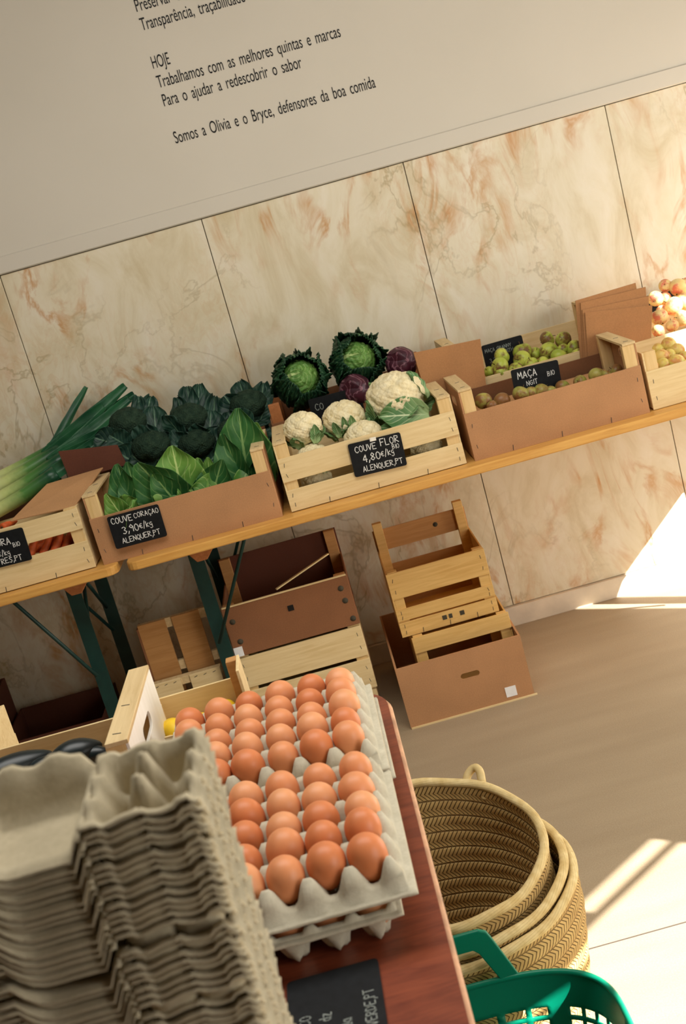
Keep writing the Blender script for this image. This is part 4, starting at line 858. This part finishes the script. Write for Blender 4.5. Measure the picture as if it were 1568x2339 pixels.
# ------------------------------------------------------------------ stack of nested egg cartons
CP = .0355; CQ = .036
def carton_mesh():
    b = MB(); lw = .004
    # base: 2 columns by 3 rows of cups, flange all round, taller cones on the middle line
    n = 10; us = [-.006, -.003]+[i*CP/n for i in range(2*n+1)]+[2*CP+.003, 2*CP+.007]
    vs = [-.0045, -.002]+[i*CQ/n for i in range(3*n+1)]+[3*CQ+.003, 3*CQ+.007]
    def hb(u, v):
        uc, vc = min(max(u, 0), 2*CP), min(max(v, 0), 3*CQ)
        su, sv = abs(math.sin(PI*uc/CP)), abs(math.sin(PI*vc/CQ))
        cup = max(0, min(1, 1.25-.78*(su+sv)))
        h = cup*.040
        if abs(uc-CP) < CP*.35 and .5*CQ < vc < 2.5*CQ: h *= 1.22
        edge = min(uc, 2*CP-uc, vc, 3*CQ-vc)
        k_ = max(0, 1-edge/.010); h = max(h, k_*(.036+(.0040*math.exp(-((uc/CP-.85)/.38)**2)+.004*max(0, uc/CP-1.5))*(1 if (vc < .01 or vc > 3*CQ-.01) else 0)+.003*math.cos(2*PI*vc/CQ)*(1 if (uc < .01 or uc > 2*CP-.01) else 0)))
        out = max(-u, u-2*CP, -v, v-3*CQ, 0)
        if out > 0: h -= out*.15
        if u > 2*CP+.001: h -= .004+.006*abs(math.sin(3*PI*vc/(3*CQ)))
        return h+.0007*mnoise.noise(Vector((u*90, v*90, 3)))
    nx, ny = len(us)-1, len(vs)-1
    V = [(u, v, hb(u, v)) for v in vs for u in us]; F = [(j*(nx+1)+i, j*(nx+1)+i+1, (j+1)*(nx+1)+i+1, (j+1)*(nx+1)+i) for j in range(ny) for i in range(nx)]
    b.add(V, F, 0, None, True)
    lid = MB(); Lw = .104
    us = [-Lw-.004, -Lw, -Lw+.004, -Lw+.012, -Lw+.02]+[-Lw+.02+(Lw-.03)*i/10 for i in range(1, 11)]+[-.006]
    vs = [-.004, -.002, .0, .006, .012, .02]+[.02+(3*CQ-.04)*i/14 for i in range(1, 15)]+[3*CQ-.012, 3*CQ-.006, 3*CQ, 3*CQ+.004]
    def hl(u, v):
        e = min(u+Lw, -u-.006+.02, v-.0, 3*CQ-v); k_ = max(0, min(1, 1-e/.022)); h = .012+.026*k_**1.4
        if v < .02: h = min(h, .030-.010*max(0, min(1, (u+Lw*.75)/(Lw*.12))) if u > -Lw*.8 else h)
        if v > 3*CQ-.02: h += .014*max(0, (v-3*CQ+.02)/.02)*(1-.5*abs(math.sin(9*u/Lw)))
        if u > -.012: h = .034
        if v < 0: h -= .002
        return h+.0007*mnoise.noise(Vector((u*90, v*90, 8)))
    nx, ny = len(us)-1, len(vs)-1
    V = [(u, v, hl(u, v)) for v in vs for u in us]; F = [(j*(nx+1)+i, j*(nx+1)+i+1, (j+1)*(nx+1)+i+1, (j+1)*(nx+1)+i) for j in range(ny) for i in range(nx)]
    lid.add(V, F, 0, None, True)
    return b, lid
cb, cl_ = carton_mesh()
ZTOP = 1.158; NL = 46
c0 = thing('egg_carton', 'x', 'egg carton', (-.232, .735, ZTOP), 0, 'nested stack of open egg cartons')
cb.build('cup_base', 'pulp_stack', c0, solid=.0016); cl_.build('lid', 'pulp_stack', c0, solid=.0016)
b = MB()                                       # the two locking tabs on the base front edge
zc = ZTOP
for i in range(NL):
    rot = (R.uniform(-.006, .006), R.uniform(-.006, .006), R.uniform(-.012, .012)); loc = (-.2265-.025*(ZTOP-zc)+R.uniform(-.0014, .0014), .762+R.uniform(-.0028, .0028), zc)
    lab = f'grey pulp egg carton lying open, {nth(i)} from the top of the stack' if i else 'grey pulp egg carton lying open on top of the stack'
    if i == 0: c0.location = loc; c0.rotation_euler = rot; c0['label'] = lab
    else: dup(c0, lab, loc, rot)
    zc -= .0061 + (.006 if i in (14, 22, 33) else 0)
zb = zc+.004
o = crate('pale crate under the stack of egg cartons', -.275, .772, TT+.002, .20, .10, [(.0, .08), (.10, zb-TT-.008)], [(.0, .08), (.10, zb-TT-.008)], zb-TT-.008, rail=False)
b = MB(); b.box(-.095, .095, .006, .094, zb-TT-.014, zb-TT-.008); b.build('top_board', 'pale_wood', o)

# ------------------------------------------------------------------ crates behind the egg cartons
o = crate('pale crate of dark vegetables with a white end panel and slot handle', -.637, 1.625, TT+.001, .50, .30, [(.0, .085)], [(.0, .085)], .152, mats=('pale_wood', 'pale_wood_post', 'pale_wood_rail'), endm='white_ply_lit', backm='pale_wood', handle=True, post=.03, rz=-.01, liner=.046)
o = crate('small pale crate of lemons behind the farther egg tray', -.315, 1.862, TT+.001, .155, .085, [(.0, .05)], [(.0, .088)], .125, mats=('pale_wood', 'orange_wood', 'pale_wood_rail'), rail=False, post=.018, rz=.02)
for ch in list(o.children):
    if ch.name.startswith('corner_post') and (ch.data.vertices[0].co.x < 0 or ch.data.vertices[0].co.y < .04): bpy.data.objects.remove(ch)
for i, (px, py, Y, l) in enumerate(((397, 1668, 1.89, 'lemon at the left in the small crate behind the eggs'), (458, 1655, 1.895, 'lemon in the middle of the small crate behind the eggs'), (515, 1628, 1.90, 'lemon at the right in the small crate behind the eggs'))):
    p = at(px, py, Y); 
    if i == 0: lm = fruit_mesh('lemon', 'lemon', .024); lm.name = 'lemon'; lm.location = p; lm.rotation_euler = (1.5, .3, .4); tag(lm, l, 'lemon', 'lemons in the small crate')
    else: dup(lm, l, p, (1.5, R.uniform(-.5, .5), R.uniform(0, 3)))
dv = None; ZV = TT+.001+.046
for (px, py, rx, ln, l) in ((30, 1790, .032, 1.7, 'long dark green vegetable at the left frame edge'), (110, 1770, .022, 1.4, 'dark vegetable lying between the other two in the crate'), (178, 1752, .030, 1.15, 'rounded dark vegetable rising highest in the crate'), (222, 1745, .019, 1.0, 'small dark vegetable beside the white end panel')):
    p = onz(px, py, ZV+rx*.86); p.y = 1.84 if rx < .033 else 1.80
    p = at(px, py, p.y); p.z = ZV+rx*.86
    if dv is None: dv = fruit_mesh('lemon', 'dark_veg', .034); dv.name = 'dark_vegetable'; o = tag(dv, l, 'vegetable', 'dark vegetables in the pale crate')
    else: o = dup(dv, l)
    o.location = p; o.rotation_euler = (R.uniform(-.3, .3), PI/2, R.uniform(-.3, .3)); o.scale = (rx/.034, rx/.034, rx/.034*ln)
crate('pale crate behind the dark vegetables, only its corner showing', -.985, 2.02, .52, .46, .28, [(.0, .2)], [(.0, .2)], .265, rail=False)
box_open('plain box standing on the floor under the corner crate', -.985, 2.02, 0, .46, .28, .518, 'cardboard')

# ------------------------------------------------------------------ straw baskets, nested
def smooth(P, n=2):
    for _ in range(n):
        Q = [P[0]]
        for a, c in zip(P, P[1:]): Q += [a.lerp(c, .25), a.lerp(c, .75)]
        P = Q+[P[-1]]
    return P
def straw_basket(label, c, r, h, ta, tb, handle=True):
    t = thing('straw_basket', label, 'basket', (c[0], c[1], 0.002), 0, 'nested straw baskets'); H = h
    def wall(off):
        b = MB()
        def f(u, v):
            a = 2*PI*u; tilt = (ta*math.cos(a)*r+tb*math.sin(a)*r)*v**2
            rr = (r*.80+r*.2*min(1, v*1.25)**.8)-off+.0018*math.sin(2*PI*v*H/.030); z = v*H+tilt
            if v < .02: rr = r*.80*v/.02 if v > 0 else .001
            s = 1+.012*math.sin(3*a+1)
            return Vector((c[0]*0+rr*s*math.cos(a)+off*0, rr*s*math.sin(a), max(z, 0)))
        b.grid(96, 64, f)
        b.uv = [(u*2*PI*r, v*H) for (u, v) in b.uv]; return b
    wall(0).build('woven_wall', 'straw', t, solid=.007)
    b = MB(); m = 72; path = []
    for i in range(m+1):
        a = 2*PI*i/m; s = 1+.012*math.sin(3*a+1); path.append((r*s*math.cos(a), r*s*math.sin(a), H+ta*math.cos(a)*r+tb*math.sin(a)*r+.002*math.sin(9*a)))
    b.tube(path, .0085, 10, cap=False); b.uv = [(v*2*PI*r, u) for u, v in b.uv]; b.build('rim', 'straw_rim', t)
    if handle:
        a = .98; p = Vector((r*math.cos(a), r*math.sin(a), H+ta*math.cos(a)*r+tb*math.sin(a)*r)); b = MB()
        tg = Vector((-math.sin(a), math.cos(a), 0)); P = [p-tg*.016+Vector((0, 0, -.03)), p-tg*.015+Vector((.004, .006, .006)), p-tg*.010+Vector((.010, .012, .020)), p+tg*.004+Vector((.016, .016, .024)), p+tg*.016+Vector((.014, .012, .018)), p+tg*.018+Vector((.004, .006, .006)), p+tg*.018+Vector((0, 0, -.02))]
        b.tube(smooth(P), .0078, 10); b.build('rope_loop', 'straw_rim', t)
        a = 1.72; p = Vector((r*math.cos(a), r*math.sin(a), H+ta*math.cos(a)*r+tb*math.sin(a)*r)); b = MB()
        b.tube([p+Vector((-.006, -.012, -.035)), p+Vector((0, -.010, .002)), p+Vector((.012, .002, .012)), p+Vector((.016, .008, -.004))], .0055, 8); b.tube([p+Vector((-.006, -.012, -.03)), p+Vector((-.016, -.014, -.048))], [.005, .002], 8); b.build('rope_knot', 'straw_rim', t)
    return t
straw_basket('innermost straw basket with a rope loop on its rim', (-.015, 1.945), .193, .425, -.10, .175)
straw_basket('middle straw basket of the nested three', (-.006, 1.942), .210, .372, -.03, .08, False)
straw_basket('outermost straw basket, standing on the floor', (-.004, 1.940), .220, .345, .0, .04, False)

# ------------------------------------------------------------------ green plastic shopping basket
t = thing('shopping_basket', 'green perforated plastic shopping basket beside the table', 'basket', (-.055, 1.515, .004))
RZ = .322; HL, HW = .25, .172
def sup(a, sx, sy): 
    c, s = math.cos(a), math.sin(a); e = .62
    return sx*math.copysign(abs(c)**e, c), sy*math.copysign(abs(s)**e, s)
NU, NV = 144, 44
def gw(u, v):
    k_ = .80+.20*v; x, y = sup(2*PI*u, HL*k_, HW*k_); return Vector((x, y, v*RZ))
b = MB()
def skip(i, j): return 5 <= j <= 35 and (i % 4 != 0) and (j % 3 != 0) and (i//4) % 6 != 5
b.grid(NU, NV, gw, skip=skip); b.build('perforated_wall', 'green_plastic', t, solid=.0028)
b = MB(); b.grid(NU, 10, lambda u, v: gw(u, .0)*1.0 if v == 0 else Vector((gw(u, 0).x*(1-v*.999), gw(u, 0).y*(1-v*.999), 0)), skip=lambda i, j: 1 < j < 9 and i % 6 in (1, 2, 3, 4) and j % 2 == 0); b.build('perforated_bottom', 'green_plastic', t, solid=.003)
b = MB(); b.tube([tuple(gw(i/96, 1)+Vector((0, 0, 0))) for i in range(97)], .005, 8, cap=False); b.build('rim', 'green_plastic', t)
def flat_handle(yr, lean, sgn, nm):
    b = MB(); x0, x1 = -.135, .122; h = .098; prof = []
    outer = [(x1, 0), (x1-.028, h-.02), (x1-.034, h-.006), (x1-.046, h), (x0+.046, h), (x0+.034, h-.006), (x0+.028, h-.02), (x0, 0)]
    inner = [(x1-.030, 0), (x1-.054, h-.040), (x1-.062, h-.032), (x0+.062, h-.032), (x0+.054, h-.040), (x0+.030, 0)]
    poly = outer+inner[::-1]
    M = Matrix.Translation((0, yr, RZ-.004)) @ Matrix.Rotation(lean, 4, 'X')
    m = len(poly); n2 = len(outer); V = []
    for yy in (-.004, .004): V += [M @ Vector((p[0], yy, p[1])) for p in poly]
    # quads between outer and inner outline
    F = []
    oi = [(0, 0), (1, 1), (2, 1), (3, 2), (4, 3), (5, 4), (6, 4), (7, 5)]
    idx = lambda q: n2+(len(inner)-1-q)
    for a, c in zip(oi, oi[1:]):
        f = [a[0], c[0], idx(c[1])]+([idx(a[1])] if a[1] != c[1] else []); F.append(tuple(f)); F.append(tuple(q+m for q in reversed(f)))
    for i in range(m): F.append((i, (i+1) % m, (i+1) % m+m, i+m))
    b.add(V, F); b.build(nm, 'green_plastic', t, bevel=.002)
flat_handle(HW-.002, -.05, 1, 'handle'); flat_handle(-HW+.004, 1.35, -1, 'handle')
